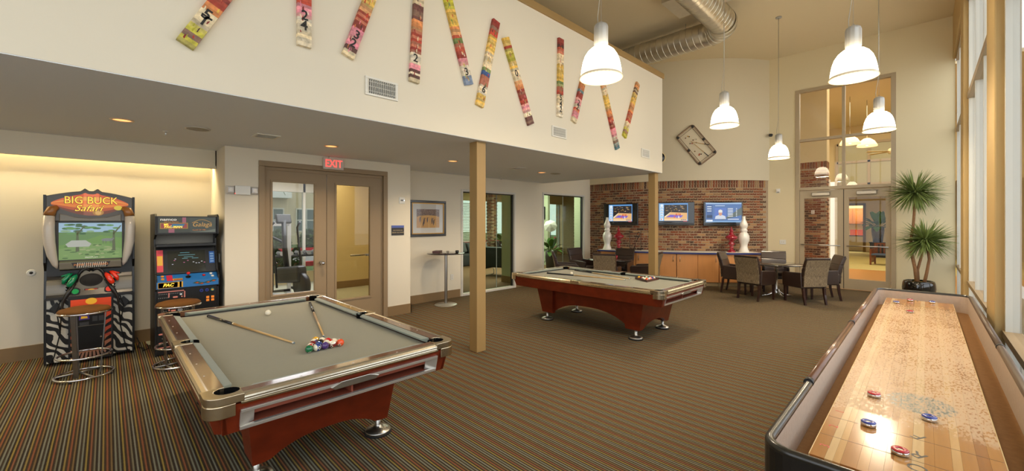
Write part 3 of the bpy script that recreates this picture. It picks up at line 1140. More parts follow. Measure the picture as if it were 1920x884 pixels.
def shuffleboard():
    t = thing('shuffleboard_table', 'long shuffleboard table with polished maple board beside the windows', 'shuffleboard table')
    Y0, Y1, X0, X1 = 1.82, 7.16, -.468, .388
    ZR = .86
    CARP = M('brown_gutter_carpet', (146, 110, 74), .95, spec=.1, noise=.2, nscale=40, bump=.3, bscale=300)
    LINER = M('grey_felt_liner', (190, 172, 156), .95, spec=.1, noise=.12, nscale=40, bump=.3, bscale=300)
    DARK = M('black_cabinet', (24, 22, 20), .35, noise=.2)
    CAPW = M('walnut_cap', (112, 74, 50), .28, noise=.25, nscale=10, stretch=(4, .4, 1), coat=.5)
    VINYL = M('black_vinyl_cap', (34, 32, 28), .3, coat=.3)
    bx = MB().box(X0 + .03, X1 - .03, Y0 + .03, Y1 - .03, .50, .60)
    bx.build('cabinet_base', DARK, t)
    MB().box(X0 + .03, X1 - .03, Y0 + .03, Y1 - .03, .60, .66).build('gutter', CARP, t)
    # rounded-rectangle walls
    def rr(ins, r, n=6):
        q = []
        for cx, cy, a in ((X1 - ins - r, Y1 - ins - r, 0), (X0 + ins + r, Y1 - ins - r, 90), (X0 + ins + r, Y0 + ins + r, 180), (X1 - ins - r, Y0 + ins + r, 270)):
            q += [(cx + r * math.cos(R(a + 90 * i / n)), cy + r * math.sin(R(a + 90 * i / n))) for i in range(n + 1)]
        return q
    def ringwall(m, a, b, z0, z1):
        n = len(a)
        vs = [(*p, z0) for p in a] + [(*p, z0) for p in b] + [(*p, z1) for p in a] + [(*p, z1) for p in b]
        fs = []
        for i in range(n):
            j = (i + 1) % n
            fs += [(i, j, 2 * n + j, 2 * n + i), (n + j, n + i, 3 * n + i, 3 * n + j), (2 * n + i, 2 * n + j, 3 * n + j, 3 * n + i), (j, i, n + i, n + j)]
        m.add(vs, fs, False)
        return m
    ringwall(MB(), rr(.004, .11), rr(.030, .085), .42, ZR - .012).build('cabinet_wall', DARK, t)
    ringwall(MB(), rr(.029, .086), rr(.040, .075), .64, ZR - .010).build('inner_liner', LINER, t)
    # padded cap: rounded bar that follows the rim; its long runs are walnut on the room side
    path = [(*p, ZR - .006) for p in rr(.022, .092, 8)]
    MB().tube(path, .019, 10, closed=True).build('rim_cap', VINYL, t)
    for a, b in ((2.75, 4.55), (4.60, 7.0)):
        MB().tube([(X0 + .020, a, ZR - .002), (X0 + .020, b, ZR - .002)], .0205, 12).build('cap_rail', CAPW, t)
    MB().tube([(X1 - .020, 2.4, ZR - .002), (X1 - .020, 4.40, ZR - .002)], .0205, 12).build('cap_rail', M('brown_vinyl_cap', (86, 66, 50), .4), t)
    MB().tube([(X1 - .020, 4.44, ZR - .002), (X1 - .020, 7.0, ZR - .002)], .0205, 12).build('cap_rail', M('brown_vinyl_cap', (86, 66, 50), .4), t)
    for x, ys in ((X0 + .02, (4.575, 2.73)), (X1 - .02, (4.42,))):
        for y in ys:
            MB().cyl((x, y - .02, ZR - .002), (x, y + .02, ZR - .002), .023).build('cap_joint', BLACK, t)
    # board of glued strips
    BM = M_board()
    bx0, bx1, by0, by1 = -.342, .226, 2.09, 7.03
    wds = [.05, .027, .024, .05, .034, .042, .024, .052, .036, .030, .05, .028, .044, .036, .041]
    sc = (bx1 - bx0) / sum(wds)
    x = bx0
    core = MB().box(bx0 + .002, bx1 - .002, by0 + .003, by1, .66, .72)
    core.build('board_core', M('core_maple', (190, 140, 84), .4, noise=.2), t)
    for w in wds:
        MB().box(x, x + w * sc - .0004, by0, by1, .70, .7655).build('plank', BM, t)
        x += w * sc
    MB().box(bx0 - .003, bx0, by0, by1, .66, .7655).box(bx1, bx1 + .003, by0, by1, .66, .7655).build('edge_strip', M('pale_edge', (214, 184, 124), .4), t)
    ink = M('brown_line_ink', (96, 66, 34), .4)
    red = M('red_ink', (206, 50, 34), .4)
    blk = M('black_ink', (40, 34, 28), .4)
    for y in (2.33, 2.565, 6.55, 6.79):
        MB().box(bx0 + .002, bx1 - .002, y - .0012, y + .0012, .7655, .7660).build('score_line', ink, t)
    zt = .7659
    for s, y in (('1', 2.66), ('2', 2.45), ('3', 2.21)):
        text(s, red, t, (-.305, y, zt), .05, (0, 0, R(90)), extrude=.0002)
    for s, y in (('F', 2.60), ('R', 2.40), ('O', 2.27)):
        text(s, blk, t, (-.02, y, zt), .085, (0, 0, R(150)), extrude=.0002)
    for y in (2.6, 6.4):
        for sx in (X0 + .16, X1 - .16):
            l = MB().hexa([(sx - .06, y - .10, 0), (sx + .06, y - .10, 0), (sx + .06, y + .10, 0), (sx - .06, y + .10, 0)], [(sx - .10, y - .16, .50), (sx + .10, y - .16, .50), (sx + .10, y + .16, .50), (sx - .10, y + .16, .50)])
            l.build('leg', DARK, t, bevel=.006)
    return t
shuffleboard()
def puck(col, x, y, label):
    t = thing('shuffleboard_puck', label, 'puck', (x, y, .7662), 0, 'shuffleboard pucks')
    MB().lathe([(0, 0), (.024, 0), (.029, .004), (.0295, .012), (.027, .018), (.0, .018)], 32).build('steel_body', CHROME, t)
    cm = M('red_puck_cap', (196, 40, 54), .2, coat=.5) if col == 'red' else M('blue_puck_cap', (46, 66, 158), .2, coat=.5)
    c = MB().lathe([(.010, .0175), (.028, .0175), (.0285, .021), (.024, .0245), (.012, .0245), (.010, .022)], 32).build('cap', cm, t)
    MB().lathe([(0, .021), (.010, .021)], 20).build('centre_disc', STEEL, c)
for c, x, y, lb in (('red', -.200, 3.02, 'red puck lying alone beside the worn grey oval on the board'),
                    ('blue', -.190, 2.57, 'blue puck beside the red score numbers, left of the other near blue puck'),
                    ('blue', .014, 2.85, 'blue puck close to the worn grey oval, nearer the windows'),
                    ('red', -.074, 2.35, 'red puck nearest the score numbers at the near end of the board'),
                    ('blue', -.243, 6.64, 'blue puck at the far left corner of the board'),
                    ('red', -.130, 6.93, 'red puck farthest along the board, between two blue pucks'),
                    ('blue', .057, 6.94, 'blue puck at the far end by the window side of the board'),
                    ('red', -.114, 6.05, 'red puck in front of the other three at the far end')):
    puck(c, x, y, lb)
# ================================================================== ARCADE MACHINES (local x points into the room)
GREYP = M('grey_moulding', (112, 106, 92), .35, coat=.3, noise=.1)
BLKP = M('cabinet_black', (20, 20, 20), .35)
def M_zebra():
    m, nt, p = nt_of('zebra_print')
    n, l = nt.nodes, nt.links
    tc = n.new('ShaderNodeTexCoord')
    wv = n.new('ShaderNodeTexWave')
    wv.bands_direction = 'DIAGONAL'
    wv.inputs['Scale'].default_value = 5.5
    wv.inputs['Distortion'].default_value = 7.5
    wv.inputs['Detail'].default_value = 1.0
    wv.inputs['Detail Scale'].default_value = 1.1
    l.new(tc.outputs['Object'], wv.inputs['Vector'])
    cr = n.new('ShaderNodeValToRGB')
    cr.color_ramp.interpolation = 'CONSTANT'
    e = cr.color_ramp.elements
    e[0].color = (.008, .008, .008, 1)
    e[1].position = .55
    e[1].color = (*lin((206, 200, 184)), 1)
    l.new(wv.outputs['Fac'], cr.inputs[0])
    l.new(cr.outputs[0], p.inputs['Base Color'])
    p.inputs['Roughness'].default_value = .3
    return m
ZEBRA = M_zebra()
YEL = M('yellow_print', (246, 206, 70), .35, emit=.7)
DKP = M('dark_print', (44, 26, 12), .4)
WHP = M('white_print', (240, 240, 236), .35)

def hunting_cabinet():
    t = thing('arcade_cabinet', 'large hunting arcade cabinet with tusks and zebra print, tan stool in front', 'arcade machine', (-7.35, -.135, 0))
    H, hw = 2.06, .385
    # side panels
    side = [(-.50, .02), (.0, .02), (.0, .80), (-.03, 1.00), (-.05, 1.14), (.04, 1.24), (.04, 2.05), (-.50, 2.05)]
    for sg in (-1, 1):
        MB().prism(side if sg < 0 else side, sg * hw - .012, sg * hw + .012, 'y').build('side_panel', BLKP, t, bevel=.003)
    MB().box(-.50, -.02, -hw + .01, hw - .01, .03, 1.98).build('body', BLKP, t)
    # lower front: two zebra panels and a protruding middle with a sunset print
    for sg in (-1, 1):
        MB().box(-.03, .02, sg * .285 - .092, sg * .285 + .092, .04, .80).build('zebra_panel', ZEBRA, t)
        MB().box(.018, .026, sg * .285 - .098, sg * .285 - .088, .03, .82).box(.018, .026, sg * .285 + .088, sg * .285 + .098, .03, .82).build('panel_edge', BLKP, t)
    cen = MB().box(-.02, .10, -.19, .19, .03, .80).build('centre_box', BLKP, t)
    pr = MB()
    for i in range(12):
        z0, z1 = .06 + .72 * i / 12, .06 + .72 * (i + 1) / 12
        f = i / 11
        c = (int(120 + 110 * f), int(60 + 20 * f), int(50 - 6 * f)) if f > .35 else (int(150 + 60 * f), int(110 - 30 * f), int(90 - 60 * f))
        pr.yz(-.175, .175, z0, z1, .102, c)
    pr.disc(0, .75, .05, .04, .103, 18, (250, 190, 60))
    for sg in (-1, 1):
        for k in range(6):
            z = .09 + .085 * k
            pr.poly([(sg * .175, z), (sg * .175, z + .05), (sg * .135, z + .02), (sg * .105, z - .03), (sg * .13, z - .02)][:: sg], .1035, (20, 16, 14))
    for k in range(9):
        y = -.15 + .0375 * k
        pr.poly([(y, .06), (y + .016, .06), (y + .012 - y * .2, .13), (y + .004 - y * .2, .13)], .1037, (18, 16, 14))
    pr.build('sunset_print', M_paint('glossy_print', .25), cen)
    cd = MB().box(.10, .115, -.125, .115, .16, .66).build('coin_door', M('coin_door_black', (26, 26, 26), .3, .3), cen, bevel=.004)
    MB().box(.115, .12, .01, .055, .50, .56).box(.115, .12, .065, .11, .50, .56).box(.115, .119, -.10, -.02, .46, .50).build('coin_slot', M('slot_plastic', (52, 52, 54), .4), cd)
    MB().cyl((.115, .085, .63), (.125, .085, .63), .014).cyl((.115, .085, .30), (.125, .085, .30), .010).build('lock', CHROME, cd)
    MB().box(.100, .122, -.128, .118, .452, .456).build('door_seam', GREYP, cd)
    st = MB().poly([(-.105, .53), (-.015, .53), (-.02, .585), (-.10, .585)], .1165, (70, 44, 130)).poly([(-.09, .545), (-.03, .545), (-.035, .57), (-.085, .575)], .117, (236, 190, 50))
    st.build('sticker', PAINT, cd)
    # control deck
    MB().prism([(-.06, .80), (.115, .80), (.115, .83), (.02, 1.0), (-.06, 1.14)], -hw + .015, hw - .015, 'y').build('control_deck', M('deck_black', (30, 28, 26), .3), t)
    for sg in (-1, 1):
        w = MB()
        for i in range(8):
            a0, a1 = i / 8, (i + 1) / 8
            f = lambda a: (.03 + .07 * math.cos(a * PI / 2), .84 + .19 * math.sin(a * PI / 2))
            (x0, z0), (x1, z1) = f(a0), f(a1)
            w.hexa([(x0, sg * .20, z0), (x0, sg * .37, z0), (x0 - .06, sg * .37, z0), (x0 - .06, sg * .20, z0)], [(x1, sg * .22, z1), (x1, sg * .37, z1), (x1 - .06, sg * .37, z1), (x1 - .06, sg * .22, z1)])
        w.build('deck_cheek', GREYP, t)
    # central sculpted emblem with speaker
    em = MB().prism([(-.10, .83), (.10, .83), (.185, .90), (.115, 1.0), (.10, 1.08), (.055, 1.135), (0, 1.12), (-.055, 1.135), (-.10, 1.08), (-.115, 1.0), (-.185, .90)], .03, .075, 'x')
    em = em.build('deck_emblem', GREYP, t, bevel=.012)
    MB().lathe([(0, .012), (.062, .010), (.078, .0), (.084, .004), (.090, 0), (.0, -.002)], 28, sx=1.12, sy=.88).build('deck_speaker', M('speaker_mesh', (34, 30, 26), .7, bump=.5, bscale=600), t, (.078, 0, 1.01), FACE_X)
    MB().box(.072, .082, -.06, .06, .845, .905).build('badge_frame', BLKP, t)
    b = MB().yz(-.052, .052, .85, .90, .083, (190, 60, 44)).yz(-.052, .052, .865, .88, .0835, (226, 120, 50)).disc(0, .885, .03, .016, .0838, 12, (240, 180, 60))
    b.build('badge', PAINT, t)
    text('SAFARI', DKP, t, (.085, 0, .872), .022)
    # horns over the speaker
    for sg in (-1, 1):
        MB().tube([(.075, sg * .01, 1.12), (.08, sg * .04, 1.15), (.08, sg * .075, 1.14), (.078, sg * .10, 1.10), (.075, sg * .125, 1.03), (.07, sg * .15, .96), (.07, sg * .19, .90)], [.012, .014, .015, .014, .012, .010, .006], 10).build('emblem_horn', BLKP, t)
    for y, c in ((-.135, 'green'), (.155, 'red')):
        cm = M('green_button', (10, 150, 70), .3, emit=.1) if c == 'green' else M('red_button', (224, 60, 30), .3, emit=.15)
        o = MB().cyl((.085, y, .885), (.112, y, .885), .042, n=24).build('button_collar', BLKP, t)
        MB().cyl((.11, y, .885), (.122, y, .885), .030, n=24).build('button', cm, o)
    # light guns in their holsters, with cables
    for sg, cm, nm in ((-1, M('green_gun', (0, 122, 76), .25, coat=.5), 'green'), (1, M('orange_gun', (228, 52, 24), .25, coat=.5), 'orange red')):
        g = MB().tube([(.10, sg * .125, 1.085), (.125, sg * .14, 1.06), (.15, sg * .165, 1.01), (.155, sg * .185, .965), (.15, sg * .19, .95)], [.014, .026, .030, .026, .012], 12)
        g = g.build('light_gun', cm, t, label='%s plastic light gun' % nm)
        MB().tube([(.08, sg * .165, 1.10), (.10, sg * .19, 1.08), (.12, sg * .225, 1.03), (.12, sg * .235, .985)], [.012, .022, .024, .012], 10).tube([(.09, sg * .18, 1.10), (.11, sg * .25, 1.075)], [.012, .010], 8).build('gun_grip', cm, g)
        MB().tube([(.12, sg * .14, .98), (.12, sg * .20, .86), (.125, sg * .235, .78), (.12, sg * .25, .6), (.06, sg * .26, .42)], [.018, .022, .014, .006, .006], 8).build('gun_barrel', M('gun_black', (36, 32, 28), .35), g)
        MB().tube([(.08, sg * .24, .84), (.07, sg * .29, .66), (.05, sg * .26, .40), (.04, sg * .31, .12), (.03, sg * .33, .05)], .006, 6).build('gun_cable', RUBBER, t)
        MB().prism([(sg * .25, .70), (sg * .29, .77), (sg * .35, .69), (sg * .30, .62)][:: sg], .03, .06, 'x').build('holster', BLKP, t, bevel=.006)
    # apron below the screen
    MB().prism([(-.02, 1.13), (.075, 1.155), (.085, 1.235), (.0, 1.26)], -.27, .27, 'y').build('screen_apron', GREYP, t, bevel=.006)
    zb = MB()
    for k in range(14):
        y = -.125 + .0185 * k
        zb.poly([(y, 1.168), (y + .008, 1.168), (y + .016, 1.228), (y + .006, 1.228)], .0865, (190, 186, 170))
    zb.poly([(-.14, 1.165), (.14, 1.165), (.17, 1.232), (-.17, 1.232)], .0858, (24, 22, 20))
    zb.build('zebra_strip', PAINT, t, rot=(0, 0, 0))
    text('PUMP TO RELOAD', M('orange_print', (228, 140, 60), .4), t, (.089, 0, 1.20), .036)
    # screen
    MB().box(-.06, .02, -.31, .31, 1.235, 1.75).build('screen_bezel', M('bezel_grey', (58, 56, 50), .4), t)
    s = MB()
    S0, S1, Z0, Z1 = -.275, .275, 1.265, 1.715
    SX = .022
    s.yz(S0, S1, Z0, Z1, SX, (96, 130, 76))
    s.yz(S0, S1, 1.60, Z1, SX + .0005, (150, 180, 200))
    rd = random.Random(4)
    for k in range(26):
        y, z = rd.uniform(S0 + .05, S1 - .05), rd.uniform(1.58, 1.70)
        s.disc(y, z, rd.uniform(.03, .045), rd.uniform(.012, .014), SX + .001 + k * 1e-5, 9, rd.choice([(70, 110, 62), (96, 140, 80), (60, 96, 60), (130, 160, 120)]))
    s.poly([(S0, 1.44), (-.05, 1.50), (.08, 1.56), (S1, 1.52), (S1, Z0), (S0, Z0)], SX + .0015, (104, 140, 70))
    s.poly([(S0, 1.40), (.05, 1.46), (S1, 1.38), (S1, Z0), (S0, Z0)], SX + .002, (116, 146, 84))
    for k in range(40):
        y, z = rd.uniform(S0 + .04, S1 - .04), rd.uniform(1.28, 1.44)
        s.disc(y, z, rd.uniform(.015, .035), rd.uniform(.005, .011), SX + .0025 + k * 1e-5, 8, rd.choice([(84, 116, 58), (130, 156, 92), (70, 100, 54), (150, 160, 110)]))
    for y, w in ((-.12, .016), (.20, .016)):
        s.poly([(y - w, 1.36), (y + w, 1.36), (y + w * .5, 1.62), (y - w * .5, 1.62)], SX + .0032, (84, 92, 62))
        s.poly([(y, 1.56), (y + .07, 1.68), (y + .06, 1.685), (y - .01, 1.58)], SX + .0032, (84, 92, 62))
    s.disc(.14, 1.50, .055, .020, SX + .0036, 12, (120, 124, 116))
    s.disc(.19, 1.515, .014, .012, SX + .0036, 8, (110, 114, 106))
    for y in (.10, .125, .165, .18):
        s.yz(y, y + .006, 1.455, 1.495, SX + .0036, (90, 94, 86))
    s.poly([(-.20, 1.42), (-.02, 1.42), (0, 1.455), (-.05, 1.50), (-.17, 1.50), (-.22, 1.455)], SX + .0034, (170, 172, 160))
    o = s.build('screen', M_paint('crt_picture', emit=.85), t)
    text('FREEPLAY', WHP, t, (SX + .005, .0, 1.285), .026)
    # marquee: moulded frame with two curls on top and a lens-shaped print
    def top(y):
        return 2.035 + .075 * math.cos(y / .385 * PI / 2) + .035 * math.exp(-((abs(y) - .055) / .022) ** 2)
    ys = [-.375 + .75 * i / 40 for i in range(41)]
    fr = [(y, top(y)) for y in ys] + [(y, 1.735) for y in ys[::-1]]
    MB().prism(fr[::-1], -.08, .055, 'x').build('marquee_frame', M('marquee_bronze', (70, 62, 50), .35, coat=.3), t, bevel=.008)
    def lens_t(y):
        return 1.955 + .115 * math.cos(y / .34 * PI / 2) ** .8 + .018 * math.exp(-((abs(y) - .055) / .02) ** 2)
    def lens_b(y):
        return 1.935 - .13 * math.cos(y / .34 * PI / 2)
    mq = MB()
    n = 40
    for i in range(n):
        y0, y1 = -.335 + .67 * i / n, -.335 + .67 * (i + 1) / n
        for k in range(6):
            f0, f1 = k / 6, (k + 1) / 6
            c = [(120, 60, 40), (190, 84, 40), (236, 132, 44), (230, 110, 40), (238, 150, 60), (222, 96, 50)][k]
            if abs((y0 + y1) / 2) < .07:
                c = tuple(min(255, x + 26) for x in c)
            mq.poly([(y0, lens_b(y0) + (lens_t(y0) - lens_b(y0)) * f0), (y1, lens_b(y1) + (lens_t(y1) - lens_b(y1)) * f0), (y1, lens_b(y1) + (lens_t(y1) - lens_b(y1)) * f1), (y0, lens_b(y0) + (lens_t(y0) - lens_b(y0)) * f1)], .0565, c)
    mq.disc(.24, 1.905, .04, .03, .0572, 12, (226, 196, 60))
    mq.disc(.06, 1.845, .05, .04, .0571, 12, (186, 130, 60))
    mq.disc(.06, 1.84, .028, .026, .0575, 12, (226, 176, 100))
    mq.build('marquee_print', M_paint('marquee_backlit', emit=.75), t)
    for dx, m_ in ((0, DKP), (.002, YEL)):
        text('BIG BUCK', m_, t, (.0585 + dx, .0 + dx, 1.990), .125, sx=.84, bold=.004 if dx == 0 else 0)
        text('Safari', m_, t, (.0595 + dx, -.03 + dx, 1.893), .105, shear=.35, sx=1.05, bold=.003 if dx == 0 else 0)
    MB().prism([(-.27, 1.83), (-.14, 1.785), (0, 1.77), (.14, 1.785), (.27, 1.83), (.27, 1.735), (-.27, 1.735)], .03, .062, 'x').build('marquee_lip', GREYP, t, bevel=.008)
    # tusks
    TUSK = M('tusk_ivory', (196, 188, 176), .25, coat=.4)
    for sg in (-1, 1):
        pth = [(.06, sg * .285, 1.90), (.085, sg * .325, 1.88), (.10, sg * .348, 1.80), (.105, sg * .352, 1.65), (.10, sg * .345, 1.48), (.09, sg * .325, 1.33), (.075, sg * .300, 1.22), (.065, sg * .285, 1.17)]
        o = MB().tube(pth[2:], [.050, .052, .050, .042, .026, .008], 14).build('tusk', TUSK, t)
        MB().tube(pth[:3] , [.030, .046, .0505], 14).build('tusk_root', M('tusk_brown', (150, 98, 48), .3, coat=.4, noise=.2), o)
    return t
hunting_cabinet()

def retro_cabinet():
    t = thing('arcade_cabinet', 'slim two-game retro arcade cabinet with blue control panel', 'arcade machine', (-6.87, .77, 0))
    hw = .325
    side = [(-.80, .0), (-.02, 0), (-.02, .84), (.03, .86), (.03, 1.0), (-.06, 1.06), (-.20, 1.40), (-.20, 1.50), (-.02, 1.56), (-.01, 1.80), (-.06, 1.83), (-.80, 1.83)]
    for sg in (-1, 1):
        MB().prism(side, sg * hw - .01, sg * hw + .01, 'y').build('side_panel', BLKP, t, bevel=.003)
    MB().box(-.79, -.04, -hw + .01, hw - .01, .01, .85).build('lower_body', BLKP, t)
    MB().box(-.79, -.30, -hw + .01, hw - .01, .85, 1.80).build('upper_body', BLKP, t)
    # marquee
    MB().box(-.30, -.045, -hw + .012, hw - .012, 1.565, 1.80).build('marquee_box', BLKP, t)
    m = MB()
    m.yz(-.30, .30, 1.585, 1.785, -.043, (86, 92, 78))
    m.yz(.02, .30, 1.585, 1.785, -.0428, (96, 104, 92))
    m.poly([(.02, 1.585), (.30, 1.585), (.30, 1.63), (.16, 1.60)], -.0426, (150, 158, 140))
    m.yz(-.285, .0, 1.635, 1.715, -.0424, (224, 176, 60))
    m.yz(-.275, -.01, 1.645, 1.705, -.0422, (216, 90, 90))
    m.yz(-.20, -.14, 1.585, 1.635, -.042, (226, 130, 150))
    m.yz(-.06, -.02, 1.715, 1.785, -.042, (226, 130, 150))
    m.poly([(-.19, 1.65), (-.06, 1.65), (-.03, 1.70), (-.16, 1.70)], -.0418, (80, 160, 200))
    m.build('marquee_print', M_paint('backlit_print', emit=.35), t)
    text('namco', WHP, t, (-.04, -.20, 1.757), .046, sx=1.35, bold=.001)
    text('MS.', YEL, t, (-.04, -.22, 1.69), .036, bold=.001)
    text('PAC-MAN', YEL, t, (-.04, -.15, 1.66), .036, sx=1.15, bold=.001)
    text('and Your Reunion', M('orange_print', (228, 140, 60), .4), t, (-.04, -.17, 1.727), .020)
    text('Galaga', M('gold_print', (214, 170, 96), .4), t, (-.04, .15, 1.69), .085, shear=.25, sx=.95)
    text('CLASS OF 1981', M('orange_print', (228, 140, 60), .4), t, (-.04, .12, 1.617), .022)
    sw = MB().tube([(-.04, .04 + .018 * i, 1.71 + .045 * math.sin(i / 12 * PI)) for i in range(13)], .003, 6)
    sw.build('marquee_swoosh', M('gold_print', (214, 170, 96)), t)
    # recess above the screen, bezel and tube
    MB().hexa([(-.10, -.315, 1.04), (-.10, .315, 1.04), (-.13, .315, 1.035), (-.13, -.315, 1.035)], [(-.22, -.315, 1.42), (-.22, .315, 1.42), (-.25, .315, 1.415), (-.25, -.315, 1.415)]).build('screen_bezel', M('bezel_black', (24, 24, 24), .3), t)
    MB().box(-.302, -.298, -.31, .31, 1.43, 1.56).build('speaker_panel', M('grey_panel', (120, 116, 106), .5), t)
    MB().box(-.30, -.10, -.315, .315, 1.40, 1.43).build('bezel_shelf', BLKP, t)
    def on(y, f, e=.001):
        """point on the sloping bezel at height fraction f"""
        return (-.10 - .12 * f + e, y, 1.04 + .38 * f + e * .3)
    s = MB()
    def sl(y0, y1, f0, f1, c, e):
        s.quad([on(y0, f0, e), on(y1, f0, e), on(y1, f1, e), on(y0, f1, e)], c)
    sl(-.31, -.245, .08, .82, (214, 70, 80), .002)
    sl(-.305, -.25, .30, .62, (226, 176, 60), .003)
    sl(.245, .305, .30, .72, (36, 96, 176), .002)
    for k in range(4):
        sl(.255, .295, .34 + .09 * k, .39 + .09 * k, (130, 170, 210), .003)
    s.build('bezel_print', PAINT, t)
    s = MB()
    s.quad([on(-.20, .04, .002), on(.20, .04, .002), on(.20, .78, .002), on(-.20, .78, .002)], (36, 38, 34))
    o = s.build('screen_glass', M('dark_tube', (46, 48, 42), .08, coat=.8), t)
    s = MB()
    rd = random.Random(9)
    for y, f, w in ((-.02, .70, .05), (0, .62, .09), (.02, .55, .05), (-.02, .50, .03), (.09, .50, .035)):
        sl(y - w, y + w, f, f + .012, (110, 180, 190), .004)
    for y, f in ((-.13, .44), (-.12, .49), (-.03, .36), (.01, .42), (.07, .36), (.10, .32), (.13, .32), (.16, .37), (.19, .33), (-.15, .31)):
        sl(y - .008, y + .008, f, f + .02, rd.choice([(226, 226, 230), (206, 110, 150), (200, 200, 220)]), .004)
    s.build('screen_sprites', M_paint('sprite_glow', emit=.8), o)
    # control panel
    cp = MB().prism([(-.06, .87), (.035, .87), (.035, .955), (-.10, 1.03), (-.10, .99)], -.322, .322, 'y').build('control_panel', M('panel_blue', (40, 110, 176), .35), t)
    s = MB()
    def top_(y, f, e):
        return (.035 - .135 * f + e * .5, y, .955 + .075 * f + e)
    def tp(y0, y1, f0, f1, c, e=.001):
        s.quad([top_(y0, f0, e), top_(y1, f0, e), top_(y1, f1, e), top_(y0, f1, e)], c)
    for y0, y1, z0, z1, c in ((-.31, -.06, .875, .95, (220, 170, 60)), (-.305, -.115, .88, .945, (196, 46, 70)), (-.095, -.075, .875, .95, (196, 46, 70))):
        s.yz(y0, y1, z0, z1, .036, c)
    for q in ((-.22, -.16, .1, .95, (196, 46, 70)), (-.16, -.06, .1, .4, (220, 170, 60)), (-.15, -.06, .15, .35, (196, 46, 70))):
        tp(*q)
    rd = random.Random(3)
    for y, z in ((.08, .915), (.13, .90), (.20, .91), (.26, .925)):
        s.poly([(y - .04, z), (y, z + .02), (y + .045, z + .012), (y + .01, z - .014)], .0362, (40, 80, 44))
        s.poly([(y - .015, z), (y + .01, z + .010), (y + .03, z), (y + .01, z - .008)], .0366, (196, 70, 40))
    s.build('panel_print', PAINT, cp)
    text('PAC', YEL, t, (.038, -.21, .912), .055, shear=.3, bold=.002)
    js = MB().cyl(top_(0, .5, 0), top_(0, .5, .035), .006).cyl(top_(0, .5, .0), top_(0, .5, .006), .028).build('joystick', BLKP, cp)
    MB().sphere(top_(0, .5, .052), .020).build('joystick_ball', M('red_knob', (220, 30, 24), .2, coat=.5), js)
    for y, f, c in ((-.26, .35, 'orange'), (-.26, .75, 'orange'), (.17, .55, 'red'), (.25, .72, 'white'), (.26, .35, 'white')):
        mm = {'orange': M('orange_key', (232, 150, 40), .3), 'red': M('red_key', (196, 40, 40), .3), 'white': M('white_key', (220, 216, 206), .3)}[c]
        MB().cyl(top_(y, f, 0), top_(y, f, .012), .016).build('button', mm, cp)
    # lower front: black with a plain pattern of pink bars and white dots on the room side half, buttons at the other side
    lf = MB().box(-.04, -.025, -hw + .012, hw - .012, .03, .86).build('lower_front', BLKP, t)
    s = MB()
    PK = (226, 140, 124)
    rd = random.Random(21)
    for y0, y1, z0, z1 in ((-.305, -.03, .815, .829), (-.044, -.03, .73, .829), (-.305, -.05, .10, .112)):
        s.yz(y0, y1, z0, z1, -.0245, PK)
    for k in range(11):
        z = .165 + .058 * k
        y = -.30 + (.035 if k % 2 else 0)
        while y < -.07:
            w = rd.choice([.055, .075, .11])
            if rd.random() < .62:
                y1 = min(y + w, -.055)
                s.poly([(y, z), (y + .008, z - .010), (y1 - .008, z - .010), (y1, z), (y1 - .008, z + .010), (y + .008, z + .010)], -.0244, PK)
            else:
                for q in range(int(w / .018)):
                    s.yz(y + q * .018, y + q * .018 + .005, z - .003, z + .003, -.0243, (236, 232, 220))
            y += w + .03
        if k % 3 == 1:
            yy = rd.uniform(-.27, -.10)
            s.yz(yy, yy + .014, z, z + .058, -.0242, PK)
    for q in range(14):
        s.yz(-.295 + q * .018, -.290 + q * .018, .79, .796, -.0243, (236, 232, 220))
    s.disc(-.075, .775, .014, .012, -.0241, 12, (240, 240, 236))
    s.build('front_print', PAINT, lf)
    for y, c in ((.14, (60, 80, 170)), (.20, (60, 80, 170)), (.26, (230, 160, 50))):
        o = MB().cyl((-.025, y, .80), (-.005, y, .80), .020).build('button_collar', M('blue_collar', (60, 80, 170), .3) if c[2] > 100 else M('teal_collar', (40, 150, 140), .3), lf)
        MB().cyl((-.005, y, .80), (.001, y, .80), .012).build('button', M('navy_key', (30, 36, 90), .3) if c[2] > 100 else M('orange_key', (232, 150, 40), .3), o)
    for y in (.21, .265):
        for z in (.66, .70):
            MB().box(-.025, -.015, y - .016, y + .016, z - .014, z + .014).build('coin_light', M('coin_orange', (226, 130, 50), .3, emit=.4), lf)
    return t
retro_cabinet()
tag(MB().tube([(-7.80, .30, .10), (-7.78, .33, .02), (-7.6, .30, .012), (-7.45, .36, .012), (-7.30, .34, .012), (-7.42, .41, .012), (-7.68, .40, .012)], .006, 6).build('power_cable', RUBBER), 'black power cable on the floor between the two arcade cabinets', 'cable')

